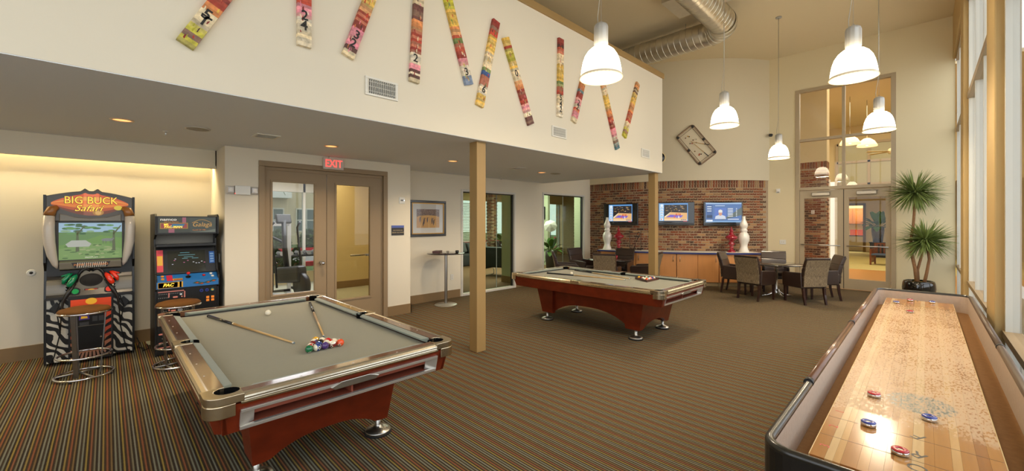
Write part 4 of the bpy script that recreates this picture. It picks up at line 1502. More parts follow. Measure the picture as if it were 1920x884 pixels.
# ---- stools
SUEDE = M('brown_suede', (100, 64, 24), .75, spec=.2, noise=.3, nscale=6)
GUN = M('gunmetal_tube', (150, 148, 146), .3, 1)
def stool(label, loc, rz):
    t = thing('bar_stool', label, 'stool', loc, rz, 'stools at the arcade machines')
    MB().lathe([(0, .775), (.15, .775), (.200, .762), (.215, .745), (.212, .725), (0, .722)], 36).build('seat_cushion', SUEDE, t)
    MB().lathe([(.205, .735), (.222, .732), (.222, .716), (.205, .712)], 36).build('seat_ring', CHROME, t)
    fl = [(.16, .10, .715), (.11, .07, .02)]
    for a in (70, 190, 310):
        c, s_ = math.cos(R(a)), math.sin(R(a))
        top_, bot = (c * .175, s_ * .175, .715), (c * .13, s_ * .13, .02)
        m = MB()
        tx, ty = -s_ * .022, c * .022
        ix, iy = c * .012, s_ * .012
        m.hexa([(bot[0] - tx, bot[1] - ty, .02), (bot[0] + tx, bot[1] + ty, .02), (bot[0] + tx - ix, bot[1] + ty - iy, .02), (bot[0] - tx - ix, bot[1] - ty - iy, .02)],
               [(top_[0] - tx, top_[1] - ty, .715), (top_[0] + tx, top_[1] + ty, .715), (top_[0] + tx - ix, top_[1] + ty - iy, .715), (top_[0] - tx - ix, top_[1] - ty - iy, .715)])
        m.build('leg', GUN, t, bevel=.003)
    rg = [(.215 * math.cos(R(a)), .215 * math.sin(R(a)), .245) for a in range(0, 360, 10)]
    MB().tube(rg, .011, 10, closed=True).build('footrest_ring', CHROME, t)
    b = MB().tube([(.235 * math.cos(R(a)), .235 * math.sin(R(a)), .026) for a in range(0, 360, 10)], .012, 10, closed=True)
    b.build('base_ring', CHROME, t)
    MB().cyl((-.22, 0, .026), (.22, 0, .026), .012).cyl((-.12, -.2, .026), (-.12, .2, .026), .010).build('base_bar', GUN, t)
    for a in (45, 135, 225, 315):
        MB().cyl((.235 * math.cos(R(a)), .235 * math.sin(R(a)), 0), (.235 * math.cos(R(a)), .235 * math.sin(R(a)), .016), .012).build('glide', BLACK, t)
    return t
s1 = stool('brown suede bar stool in front of the hunting arcade cabinet', (-6.62, -.175, 0), R(20))
dup(s1, 'brown suede bar stool in front of the slim retro arcade cabinet', (-6.36, .62, 0), R(100))

# ---- pub table with its things, framed picture
def bistro():
    t = thing('pub_table', 'round dark pub table on a steel post beside the framed picture', 'table', (-7.0, 5.0, 0))
    MB().lathe([(0, 1.075), (.385, 1.075), (.392, 1.067), (.385, 1.058), (0, 1.055)], 40).build('table_top', M('dark_glossy_top', (40, 28, 24), .1, coat=.6), t)
    MB().lathe([(.032, 1.055), (.032, .02)], 20).lathe([(0, 1.055), (.09, 1.055), (.09, 1.045), (.032, 1.04)], 20).build('post', STEEL, t)
    MB().lathe([(.032, .035), (.06, .026), (.22, .016), (.235, .008), (.235, 0), (0, 0)], 36).build('base_plate', STEEL, t)
bistro()
bx = thing('wooden_box', 'flat dark red wooden box lying on the round pub table', 'box', (-7.16, 4.90, 1.0755), R(42))
MB().box(-.07, .07, -.14, .14, 0, .030).build('box_body', M('box_wood', (74, 32, 22), .35), bx)
MB().box(-.072, .072, -.142, .142, .031, .042).build('box_lid', M('box_wood', (74, 32, 22)), bx, bevel=.003)
gl = MB().lathe([(.0, .004), (.024, .004), (.027, .05), (.029, .05), (.026, 0), (0, 0)], 20, (-6.88, 4.96, 1.0755)).build('glass_tumbler', M_glass('tumbler_glass', (235, 235, 235)))
tag(gl, 'small clear glass beside the wooden box on the pub table', 'glass')
cpb = MB().lathe([(0, .0), (.030, 0), (.036, .02), (.034, .055), (.028, .055), (.028, .02), (0, .012)], 20, (-6.80, 5.14, 1.0755)).build('candle_cup', BLACK)
tag(cpb, 'small black cup standing by the edge of the pub table', 'cup')
def picture():
    t = thing('framed_picture', 'black and gold framed basketball court picture on the wall above the pub table', 'picture', (XA, 4.91, 1.79))
    w, h = .455, .385
    f = MB()
    for q in ((-w, w, h - .055, h), (-w, w, -h, -h + .055), (-w, -w + .055, -h + .055, h - .055), (w - .055, w, -h + .055, h - .055)):
        f.box(.001, .035, *q)
    f.build('frame', M('black_frame', (22, 18, 16), .3, coat=.3), t, bevel=.008)
    g = MB()
    a, b = w - .055, h - .055
    for q in ((-a, a, b - .018, b), (-a, a, -b, -b + .018), (-a, -a + .018, -b + .018, b - .018), (a - .018, a, -b + .018, b - .018)):
        g.box(.002, .028, *q)
    g.build('gilt_fillet', M('gilt', (176, 136, 72), .35, .7), t)
    MB().box(.001, .012, -a + .018, a - .018, -b + .018, b - .018).build('mat_board', M('mat_white', (214, 212, 206), .8), t)
    p = MB()
    c, d = .285, .20
    p.yz(-c, c, -d, d * .2, .0125, (196, 148, 82))
    p.yz(-c, c, d * .2, d, .0125, (120, 96, 84))
    p.poly([(-c, d * .05), (c, d * .05), (c * .8, d * .28), (0, d * .36), (-c * .8, d * .28)], .0127, (206, 158, 88))
    rd = random.Random(5)
    for k in range(170):
        y, z = rd.uniform(-c, c - .02), rd.uniform(d * .36, d - .012)
        p.yz(y, y + .014, z, z + .010, .0128 + k * 2e-6, rd.choice([(90, 70, 64), (150, 124, 108), (116, 88, 78), (170, 148, 128), (76, 60, 58)]))
    for y0, y1 in ((-.2, -.10), (.02, .0), (.19, .10)):
        p.poly([(y0 - .006, -d), (y0 + .006, -d), (y1 + .003, d * .2), (y1 - .003, d * .2)], .0133, (226, 190, 130))
    for y, z, s in ((-.20, -.02, 1), (-.10, -.05, 1.1), (-.02, -.03, .9), (.10, -.05, 1.1), (.14, -.08, 1), (-.12, -.11, .9)):
        p.poly([(y - .012 * s, z - .06 * s), (y + .002, z - .06 * s), (y + .016 * s, z), (y + .01, z + .045 * s), (y - .012 * s, z + .045 * s), (y - .018 * s, z)], .0136, (70, 60, 66))
        p.disc(y, z + .056 * s, .010 * s, .012 * s, .0137, 8, (110, 76, 58))
        p.poly([(y + .01, z + .03), (y + .045 * s, z + .06 * s), (y + .04 * s, z + .065 * s), (y, z + .04)], .0137, (110, 76, 58))
    p.build('print', PAINT, t)
    MB().yz(-a + .018, a - .018, -b + .018, b - .018, .016).build('picture_glass', M_glass('picture_glass', (250, 250, 250), .8), t)
picture()

# ---- things on the pilaster wall
def exit_sign():
    t = thing('exit_sign', 'white exit sign with lit red letters above the double door', 'sign', (XP, 2.645, 2.675))
    MB().box(.001, .05, -.165, .165, -.095, .095).build('housing', M('sign_white', (206, 196, 184), .4), t, bevel=.008)
    MB().box(.005, .045, -.07, .07, .095, .113).build('canopy', M('sign_white', (206, 196, 184)), t)
    text('EXIT', M('lit_red', (255, 66, 60), .4, emit=2.4), t, (.052, 0, -.004), .17, sx=.80, bold=.0)
exit_sign()
def emergency_light():
    t = thing('emergency_light', 'white twin-lamp emergency light on the wall beside the double door', 'emergency light', (XP, 1.375, 2.175))
    MB().box(.001, .055, -.095, .095, -.065, .065).build('housing', WHITEP, t, bevel=.008)
    for sg in (-1, 1):
        h = MB().hexa([(.001, sg * .145 - .05, -.06), (.001, sg * .145 + .05, -.06), (.001, sg * .145 + .05, .06), (.001, sg * .145 - .05, .06)], [(.075, sg * .145 - .034, -.035), (.075, sg * .145 + .034, -.035), (.075, sg * .145 + .034, .035), (.075, sg * .145 - .034, .035)])
        o = h.build('lamp_head', M('lens_grey', (210, 206, 204), .2, coat=.3), t, bevel=.006)
        MB().lathe([(0, .01), (.022, .004), (.026, 0)], 16).build('lamp_lens', M('lens_white', (240, 236, 230), .15), o, (.076, sg * .145, 0), FACE_X)
    MB().box(.055, .057, -.10, -.09, -.055, -.045).build('status_led', M('led_red', (230, 40, 30), .4, emit=2), t)
emergency_light()
def plaque():
    t = thing('wall_plaque', 'small black and blue plaque on the wall right of the double door', 'sign', (XP, 3.825, 1.565))
    MB().box(.001, .012, -.125, .125, -.09, .045).build('plate', M('plaque_black', (36, 30, 28), .4), t)
    MB().box(.001, .013, -.125, .125, .047, .09).build('blue_band', M('plaque_blue', (74, 92, 168), .4), t)
    for s, z in (('NO FOOD OR', .0), ('DRINK ALLOWED', -.042)):
        text(s, M('plaque_letters', (206, 180, 132), .4), t, (.013, 0, z), .030)
plaque()
def switch(name, label, cat, loc, rz=0, w=.06, h=.06, detail='dial'):
    t = thing(name, label, cat, loc, rz)
    MB().box(.001, .014, -w, w, -h, h).build('plate', WHITEP, t, bevel=.004)
    if detail == 'dial':
        MB().box(.014, .022, -.028, .028, -.012, .016).build('display', M('grey_display', (120, 120, 116), .3), t)
        MB().cyl((.014, .035, .0), (.026, .035, 0), .012).build('dial', CHROME, t)
    elif detail == 'outlet':
        for z in (-.022, .022):
            MB().cyl((.014, 0, z), (.016, 0, z), .016).build('socket', M('ivory_socket', (206, 200, 186), .4), t)
    elif detail == 'double':
        for y in (-.022, .022):
            MB().box(.014, .020, y - .008, y + .008, -.018, .018).build('rocker', M('ivory_socket', (206, 200, 186), .4), t)
    elif detail == 'strobe':
        MB().box(.014, .05, -.03, .03, -.015, .045).build('strobe_lens', M('lens_white', (240, 236, 230), .15), t, bevel=.006)
        MB().box(.014, .018, -.03, .03, -.05, -.03).build('speaker_slot', M('grey_display', (120, 120, 116)), t)
switch('thermostat', 'white thermostat on the wall between the double door and framed picture', 'thermostat', (XP, 3.91, 2.12))
switch('outlet', 'white power outlet low on the wall right of the pub table', 'outlet', (XA, 5.54, .47), w=.04, h=.062, detail='outlet')
switch('outlet', 'ivory switch plate on the tan wall behind the right dining group', 'switch', (-2.79, YD, 1.15), R(-90), .075, .062, 'double')
switch('fire_strobe', 'white fire alarm strobe on the tan wall left of the tall glass doors', 'alarm', (-2.90, YD, 2.58), R(-90), .05, .06, 'strobe')
switch('switch', 'white light switch in the recess side wall by the retro cabinet', 'switch', (-7.25, 1.17, 1.2), R(-90), .04, .062, 'outlet')
def port():
    t = thing('cable_port', 'round black and white cable port low on the recess wall', 'cable port', (XR, -.675, 1.085))
    MB().lathe([(0, .004), (.030, .006), (.040, .004), (.042, 0)], 24).build('ring', WHITEP, t, (.001, 0, 0), FACE_X)
    MB().lathe([(0, .010), (.014, .009), (.017, .004)], 20).build('plug', BLACK, t, (.001, 0, 0), FACE_X)
port()
# ================================================================== LOFT WALL: painted sticks and vents
STICKM = M_paint('weathered_paint', .6, noise=.35, nscale=22)
STENCIL = M('stencil_black', (34, 32, 28), .6)
OR, RD, DR, MR, CR, YG, YL, WH, PK, BL, GN, DB = (206, 120, 62), (178, 52, 34), (134, 30, 24), (76, 34, 34), (222, 204, 168), (176, 170, 40), (222, 178, 72), (226, 216, 196), (224, 130, 150), (40, 84, 160), (96, 120, 60), (60, 110, 130)
# (foot y, foot z, top y, top z, bands from the foot upward, stencil figures [(text, fraction)], label)
STICKS = [
 (.432, 3.11, 1.005, 4.21, [(YG, .05), (MR, .04), (YG, .06), (CR, .12), (OR, .06), (RD, .06), (DR, .06), (YL, .12), (BL, .05), (OR, .2), (CR, .18)], [('T', .20), ('5', .245)], 'first painted stick from the arcade end, lime and purple bands at its foot'),
 (1.299, 3.354, 1.297, 4.594, [(WH, .06), (CR, .05), (WH, .10), (PK, .10), (RD, .05), (DR, .06), (OR, .1), (YL, .2), (CR, .28)], [('4', .15), ('2', .225)], 'upright painted stick stencilled 2 4 with a white foot'),
 (1.705, 3.377, 2.112, 4.55, [(CR, .05), (MR, .04), (PK, .10), (PK, .07), (DR, .06), (RD, .1), (OR, .06), (YL, .1), (CR, .2), (RD, .22)], [('2', .12), ('3', .20)], 'leaning painted stick with pink lower half stencilled 3 and a cream tip'),
 (2.457, 3.299, 2.532, 4.54, [(CR, .035), (MR, .03), (WH, .02), (MR, .03), (PK, .05), (WH, .10), (DR, .05), (RD, .16), (OR, .1), (MR, .14), (CR, .29)], [('2', .215)], 'upright painted stick stencilled 2 with two dark bars at its foot'),
 (3.245, 3.454, 2.843, 4.63, [(BL, .09), (WH, .10), (PK, .07), (DR, .07), (RD, .07), (GN, .05), (RD, .03), (OR, .08), (YL, .16), (YG, .12), (CR, .16)], [('3', .125)], 'leaning painted stick with a bright blue foot'),
 (3.416, 3.221, 3.707, 4.419, [(YL, .13), (WH, .10), (DR, .07), (RD, .04), (BL, .05), (GN, .04), (CR, .18), (YL, .20), (RD, .07), (MR, .04), (DR, .08)], [('6', .185)], 'leaning painted stick with an ochre foot stencilled 6 and dark red tip'),
 (4.393, 3.145, 3.877, 4.251, [(MR, .10), (WH, .05), (PK, .10), (RD, .05), (DR, .12), (OR, .10), (CR, .14), (YL, .08), (YG, .14), (RD, .03), (YL, .09)], [('0', .60)], 'leaning painted stick with a maroon foot and lime upper half'),
 (5.067, 3.378, 5.089, 4.613, [(WH, .14), (CR, .14), (RD, .10), (GN, .07), (YL, .22), (CR, .13), (RD, .08), (MR, .04), (DR, .08)], [('2', .09), ('4', .16), ('5', .24)], 'upright painted stick with a white foot and dark red tip right of the middle vent'),
 (5.427, 3.358, 5.842, 4.53, [(CR, .06), (PK, .09), (RD, .05), (WH, .05), (PK, .1), (DR, .09), (DB, .04), (OR, .1), (YL, .2), (RD, .1), (DR, .12)], [('2', .21), ('2', .28)], 'painted stick partly hidden behind the nearest hanging lamp'),
 (6.781, 3.083, 6.279, 4.21, [(DB, .10), (MR, .04), (WH, .06), (PK, .12), (DR, .11), (RD, .07), (OR, .12), (YL, .2), (CR, .1), (OR, .08)], [], 'leaning painted stick with a grey blue foot reaching lowest of all'),
 (7.027, 3.347, 7.548, 4.489, [(YG, .07), (MR, .04), (YG, .05), (CR, .1), (RD, .18), (OR, .16), (YL, .2), (MR, .03), (CR, .03), (MR, .03), (OR, .11)], [], 'last painted stick toward the loft corner, lime foot and black chevrons above'),
]
for fy, fz, ty, tz, bands, figs, lb in STICKS:
    dy, dz = ty - fy, tz - fz
    Ln = math.hypot(dy, dz)
    a = math.atan2(-dy, dz)
    t = thing('painted_stick', lb, 'wall art', (XLOFT, fy, fz), 0, 'painted wooden sticks', rot=(a, 0, 0))
    m = MB()
    tot = sum(b[1] for b in bands)
    z = 0
    rd = random.Random(int(fy * 100))
    w = .060
    for c, f in bands:
        h = Ln * f / tot
        n = max(1, int(h / .03))
        for k in range(n):
            j = rd.uniform(.84, 1.10)
            q = rd.choice((.12, .2, .45))
            cc = tuple(min(255, int((v * (1 - q) + g * q) * j)) for v, g in zip(c, (222, 200, 158)))
            m.box(.001, .042, -w, w, z + h * k / n, z + h * (k + 1) / n, cc)
        z += h
    for k in range(26):
        c = rd.choice(bands)[0]
        y0, z0 = rd.uniform(-w + .012, w - .03), rd.uniform(.03, Ln - .1)
        m.poly([(y0, z0), (y0 + rd.uniform(.004, .016), z0 + rd.uniform(-.006, .004)), (y0 + rd.uniform(.0, .014), z0 + rd.uniform(.02, .06)), (y0 - .002, z0 + rd.uniform(.02, .05))], .0424 + k * 1e-5, c)
    m.build('board', STICKM, t)
    for s_, f in figs:
        text(s_, STENCIL, t, (.044, rd.uniform(-.01, .01), Ln * f), .125, bold=.002, name='stencil_figure')
VENTW = M('vent_white', (224, 220, 208), .4)
def wall_vent(label, y, z, w, h):
    t = thing('air_vent', label, 'vent', (XLOFT, y, z), 0, 'loft wall air vents')
    f = MB()
    for q in ((-w, w, h - .022, h), (-w, w, -h, -h + .022), (-w, -w + .028, -h + .022, h - .022), (w - .028, w, -h + .022, h - .022)):
        f.box(.001, .018, *q)
    f.build('frame', VENTW, t, bevel=.003)
    MB().yz(-w + .02, w - .02, -h + .02, h - .02, .002).build('duct_opening', M('vent_dark', (74, 70, 64), .8), t)
    n = 14
    for k in range(n):
        y0 = -w + .036 + (2 * w - .072) * k / (n - 1)
        MB().obox((.010, y0, 0), (.012, .0035, 2 * h - .046), (0, 0, R(25))).build('fin', VENTW, t)
    b = MB()
    for k in range(1, 4):
        zz = -h + 2 * h * k / 4
        b.box(.012, .015, -w + .028, w - .028, zz - .002, zz + .002)
    b.build('cross_bar', VENTW, t)
wall_vent('white wall vent nearest the arcade end, below the upright stick stencilled 2', 2.078, 3.143, .185, .097)
wall_vent('white wall vent in the middle of the loft wall', 5.07, 3.135, .18, .085)
wall_vent('white wall vent nearest the loft corner', 7.90, 3.13, .17, .09)

# ---- loft soffit fittings
for k, (x, y, lb) in enumerate(((-5.87, .114, 'recessed downlight nearest the arcade cabinets'), (-5.86, 2.236, 'recessed downlight above the double door'), (-5.82, 4.304, 'recessed downlight near the framed picture'), (-5.84, 6.69, 'recessed downlight near the interior windows'))):
    t = thing('downlight', lb + ' in the loft soffit', 'ceiling light', (x, y, ZL), 0, 'recessed downlights')
    MB().lathe([(.073, -.001), (.095, -.001), (.097, -.006), (.075, -.009), (.073, -.001)], 32).build('trim_ring', M('warm_ring', (226, 200, 166), .35), t)
    MB().lathe([(0, -.002), (.073, -.002)], 28).build('lens', M('warm_lamp', (255, 176, 104), .4, emit=1.6), t)
    area('downlight_lamp', (x, y, ZL - .012), (.13,), 15, (1, .78, .52), disk=True, spread=130)
for x, y, lb in ((-5.81, .735, 'flat round speaker grille in the soffit over the arcade cabinets'), (-5.75, 7.05, 'flat round speaker grille in the soffit near the farther table')):
    sg = thing('ceiling_speaker', lb, 'speaker', (x, y, ZL))
    MB().lathe([(.105, -.001), (.118, -.003), (.118, -.010), (.105, -.011)], 32).build('rim', M('speaker_rim', (206, 200, 188), .5), sg)
    MB().lathe([(0, -.009), (.105, -.009)], 32).build('grille', M('speaker_cloth', (176, 170, 156), .8, bump=.4, bscale=500), sg)
def sprinkler(x, y, z, lb):
    t = thing('sprinkler', lb, 'sprinkler', (x, y, z))
    MB().lathe([(0, -.001), (.028, -.001), (.028, -.007), (0, -.009)], 20).build('escutcheon', WHITEP, t)
    MB().cyl((0, 0, -.008), (0, 0, -.04), .008).lathe([(0, -.040), (.016, -.042), (.016, -.045), (0, -.046)], 14).build('head', CHROME, t)
sprinkler(-6.244, .491, ZL, 'small sprinkler head in the soffit between two fittings over the arcade')
sprinkler(-7.30, 6.85, ZL, 'small sprinkler head in the soffit above the interior windows')
sprinkler(-1.55, 7.6, ZC, 'small sprinkler head in the high ceiling')
def ceil_vent(x, y, lb):
    t = thing('ceiling_vent', lb, 'vent', (x, y, ZL))
    f = MB()
    h = .13
    for q in ((-h, h, h - .03, h), (-h, h, -h, -h + .03), (-h, -h + .03, -h + .03, h - .03), (h - .03, h, -h + .03, h - .03)):
        f.box(*q, -.012, -.001)
    f.build('frame', VENTW, t, bevel=.003)
    MB().box(-.10, .10, -.10, .10, -.004, -.002).build('duct_opening', M('vent_dark', (74, 70, 64)), t)
    for k in range(6):
        MB().obox((-.085 + .034 * k, 0, -.008), (.022, .20, .002), (0, R(35), 0)).build('louvre', VENTW, t)
ceil_vent(-5.725, 1.399, 'square white vent in the soffit near the emergency light')
ceil_vent(-5.70, 5.79, 'square white vent in the soffit near the first column')

# ================================================================== PENDANT LAMPS
def M_dome():
    m, nt, p = nt_of('ribbed_lamp_glass')
    n, l = nt.nodes, nt.links
    tc = n.new('ShaderNodeTexCoord')
    sp = n.new('ShaderNodeSeparateXYZ')
    l.new(tc.outputs['Object'], sp.inputs[0])
    mr = n.new('ShaderNodeMapRange')
    mr.inputs[1].default_value = .02
    mr.inputs[2].default_value = .16
    mr.inputs[3].default_value = .12
    mr.inputs[4].default_value = 24
    l.new(sp.outputs[2], mr.inputs[0])
    p.inputs['Base Color'].default_value = (.55, .48, .38, 1)
    p.inputs['Roughness'].default_value = .2
    p.inputs['Emission Color'].default_value = (1, .84, .60, 1)
    l.new(mr.outputs[0], p.inputs['Emission Strength'])
    return m
DOME = M_dome()
LAMPG = M('lamp_housing', (176, 174, 168), .4, .3)
dome = MB()
PROF = [(.062, .305), (.095, .293), (.130, .262), (.158, .215), (.178, .155), (.191, .09), (.199, .03), (.206, .008), (.210, .0), (.204, -.002)]
NR = 72
for j in range(len(PROF) - 1):
    pass
vs, fs = [], []
for r, z in PROF:
    for i in range(NR):
        rr = r + (.0022 if i % 2 else -.0006) * min(1, max(0, (.28 - z) * 20))
        vs.append((rr * math.cos(2 * PI * i / NR), rr * math.sin(2 * PI * i / NR), z))
for j in range(len(PROF) - 1):
    fs += [(j * NR + i, j * NR + (i + 1) % NR, (j + 1) * NR + (i + 1) % NR, (j + 1) * NR + i) for i in range(NR)]
dome.add(vs, fs, True)
def pendant(label, x, y, z):
    t = thing('pendant_lamp', label, 'pendant lamp', (x, y, z), 0, 'dome pendant lamps')
    dome.build('glass_dome', DOME, t)
    MB().tube([(.207 * math.cos(R(a)), .207 * math.sin(R(a)), 0) for a in range(0, 360, 8)], .005, 6, closed=True).build('rim', M('rim_glow', (255, 226, 176), .3, emit=.8), t)
    b = MB().sphere((0, 0, .14), .055, 16, 10)
    b.build('bulb', M('bulb_white', (255, 244, 220), .4, emit=14), t)
    h = MB().lathe([(.055, .303), (.064, .306), (.064, .322), (.056, .328)], 28)
    h.build('neck', M('neck_glass', (214, 196, 160), .2, emit=.5), t)
    h = MB()
    vs, fs = [], []
    n = 48
    prof = [(.066, .322), (.070, .330), (.070, .505), (.062, .530), (.040, .545), (0, .547)]
    for r, zz in prof:
        for i in range(n):
            rr = r * (1 if i % 4 else .94)
            vs.append((rr * math.cos(2 * PI * i / n), rr * math.sin(2 * PI * i / n), zz))
    for j in range(len(prof) - 1):
        fs += [(j * n + i, j * n + (i + 1) % n, (j + 1) * n + (i + 1) % n, (j + 1) * n + i) for i in range(n)]
    h.add(vs, fs, True)
    h.build('ballast_housing', LAMPG, t)
    MB().tube([(.012 * math.cos(R(a)), 0, .556 + .014 * math.sin(R(a))) for a in range(0, 361, 30)], .003, 6).build('hook', STEEL, t)
    top = ZC - z
    MB().cyl((0, 0, .565), (0, 0, top - .02), .0022, n=6).build('steel_cable', STEEL, t)
    MB().tube([(-.035, 0, .53), (-.040, 0, .62), (-.024, 0, .74), (-.006, 0, .88), (-.005, 0, top - .02)], .0045, 6).build('power_cord', M('cord_grey', (176, 166, 146), .6), t)
    MB().lathe([(0, top - .001), (.06, top - .001), (.06, top - .018), (0, top - .022)], 24).build('ceiling_canopy', LAMPG, t)
    area('pendant_bulb', (x, y, z - .006), (.34,), 27, (1, .84, .60), disk=True)
for x, y, z, lb in ((-2.27, 3.495, 3.16, 'dome pendant lamp hanging closest to the loft wall sticks'),
                    (-.536, 5.608, 3.25, 'largest looking dome pendant lamp, over the shuffleboard table side'),
                    (-2.241, 6.952, 3.24, 'dome pendant lamp hanging in front of the bowed wall, right of the pool table relief'),
                    (-2.309, 10.685, 3.14, 'smallest looking dome pendant lamp over the right dining table'),
                    (-.531, 8.928, 3.21, 'dome pendant lamp in front of the tall glazed doorway')):
    pendant(lb, x, y, z)

# ================================================================== SPIRAL DUCT
DUCTM = M('galvanised_duct', (222, 216, 202), .36, 1, noise=.12, nscale=9, bump=.05, bscale=30)
def duct():
    t = thing('air_duct', 'round spiral galvanised air duct bending under the high ceiling', 'duct')
    DX, DY, DZ, r = -2.98, 9.52, 5.90, .26
    MB().cyl((-7.5, DY, DZ), (DX - .42, DY, DZ), r, n=40, caps=False).build('cross_run', DUCTM, t)
    MB().cyl((DX, DY - .42, DZ), (DX, -4.3, DZ), r, n=40, caps=False).build('long_run', DUCTM, t)
    path = [(DX - .42 + .42 * math.sin(R(a)), DY - .42 + .42 * math.cos(R(a)), DZ) for a in (0, 18, 36, 54, 72, 90)]
    MB().tube(path, r + .006, 40, caps=False).build('elbow', DUCTM, t)
    sm = MB()
    for p in path:
        pass
    def helix(a, b, pitch):
        a, b = Vector(a), Vector(b)
        d = b - a
        n = int(d.length / pitch * 20)
        u = d.normalized().orthogonal().normalized()
        w = d.normalized().cross(u)
        return [a + d * (i / n) + (u * math.cos(2 * PI * i / 20) + w * math.sin(2 * PI * i / 20)) * (r + .001) for i in range(n + 1)]
    m = MB().tube(helix((-7.5, DY, DZ), (DX - .45, DY, DZ), .14), .010, 4)
    m.tube(helix((DX, DY - .45, DZ), (DX, -1, DZ), .14), .010, 4)
    m.build('spiral_seam', DUCTM, t, kind='stuff')
    m = MB()
    for i in range(1, 6):
        p = path[i]
        a = R((i) * 18 - 9)
        c = (DX - .42 + .42 * math.sin(a), DY - .42 + .42 * math.cos(a), DZ)
        ax = Vector((math.cos(a), -math.sin(a), 0))
        m.tube([Vector(c) + (Vector((ax.y, -ax.x, 0)) * math.cos(q) + Vector((0, 0, 1)) * math.sin(q)) * (r + .007) for q in [2 * PI * k / 32 for k in range(32)]], .006, 4, closed=True)
    m.build('elbow_seam', DUCTM, t)
    MB().box(DX - .58, DX + .50, 7.55, 8.37, DZ, ZC).build('plenum_box', DUCTM, t, bevel=.006)
    for y in (2.5, 5.5, 6.9):
        MB().cyl((DX - .1, y, DZ + .2), (DX - .1, y, ZC), .006, n=6).build('hanger_rod', STEEL, t)
    MB().cyl((-3.9, DY, DZ + .2), (-3.9, DY, ZC), .006, n=6).build('hanger_rod', STEEL, t)
duct()

# ================================================================== BOWED WALL: counter, televisions, vases, wall art
def bow(a, r, z=0):
    return (CX0 + r * math.cos(R(a)), CY0 + r * math.sin(R(a)), z)
CABW = M('honey_maple', (206, 142, 82), .35, noise=.12, nscale=3, stretch=(6, 6, .6), coat=.25)
def arc_block(m, r0, r1, a0, a1, z0, z1, n=6):
    arc = [(CX0 + r1 * math.cos(R(a0 + (a1 - a0) * i / n)), CY0 + r1 * math.sin(R(a0 + (a1 - a0) * i / n))) for i in range(n + 1)]
    arc2 = [(CX0 + r0 * math.cos(R(a1 + (a0 - a1) * i / n)), CY0 + r0 * math.sin(R(a1 + (a0 - a1) * i / n))) for i in range(n + 1)]
    return m.prism((arc + arc2), z0, z1, 'z')
ct = thing('counter_top', 'pale grey worktop with a dark blue front edge along the brick wall', 'worktop')
arc_block(MB(), RB + .035, 5.62, -84.5, -39.6, .855, .892, 36).build('slab', M('pale_laminate', (226, 222, 212), .5), ct)
arc_block(MB(), 5.621, 5.632, -84.5, -39.6, .853, .893, 36).build('blue_edge', M('navy_edge', (40, 52, 110), .35), ct)
seams = [-83.6, -73, -62.1, -51.2, -40.6]
for i in range(4):
    a0, a1 = seams[i] + .06, seams[i + 1] - .06
    c = thing('base_cabinet', ('honey maple base cabinet at the left end of the brick wall counter', 'second honey maple base cabinet, behind the far column', 'honey maple base cabinet below the middle television', 'honey maple base cabinet under the right pair of vases')[i], 'cabinet', (0, 0, 0), 0, 'counter base cabinets')
    arc_block(MB(), RB + .05, 5.56, a0, a1, .10, .852).build('carcass', CABW, c)
    arc_block(MB(), RB + .12, 5.50, a0, a1, 0, .099).build('toe_kick', M('pale_kick', (190, 166, 120), .6), c)
    mid = (a0 + a1) / 2
    hinge_at_seam = 1
    for q0, q1, hs in ((a0 + .05, mid - .06, 0 if i % 2 == 0 else 0), (mid + .06, a1 - .05, 1)):
        d = arc_block(MB(), 5.561, 5.58, q0, q1, .115, .845).build('door', CABW, c)
        ha = q0 + .75 if hs == 0 else q1 - .75
        p = bow(ha, 5.605)
        MB().cyl((p[0], p[1], .64), (p[0], p[1], .78), .006).cyl((*bow(ha, 5.575)[:2], .66), (p[0], p[1], .66), .005).cyl((*bow(ha, 5.575)[:2], .76), (p[0], p[1], .76), .005).build('handle', STEEL, d)

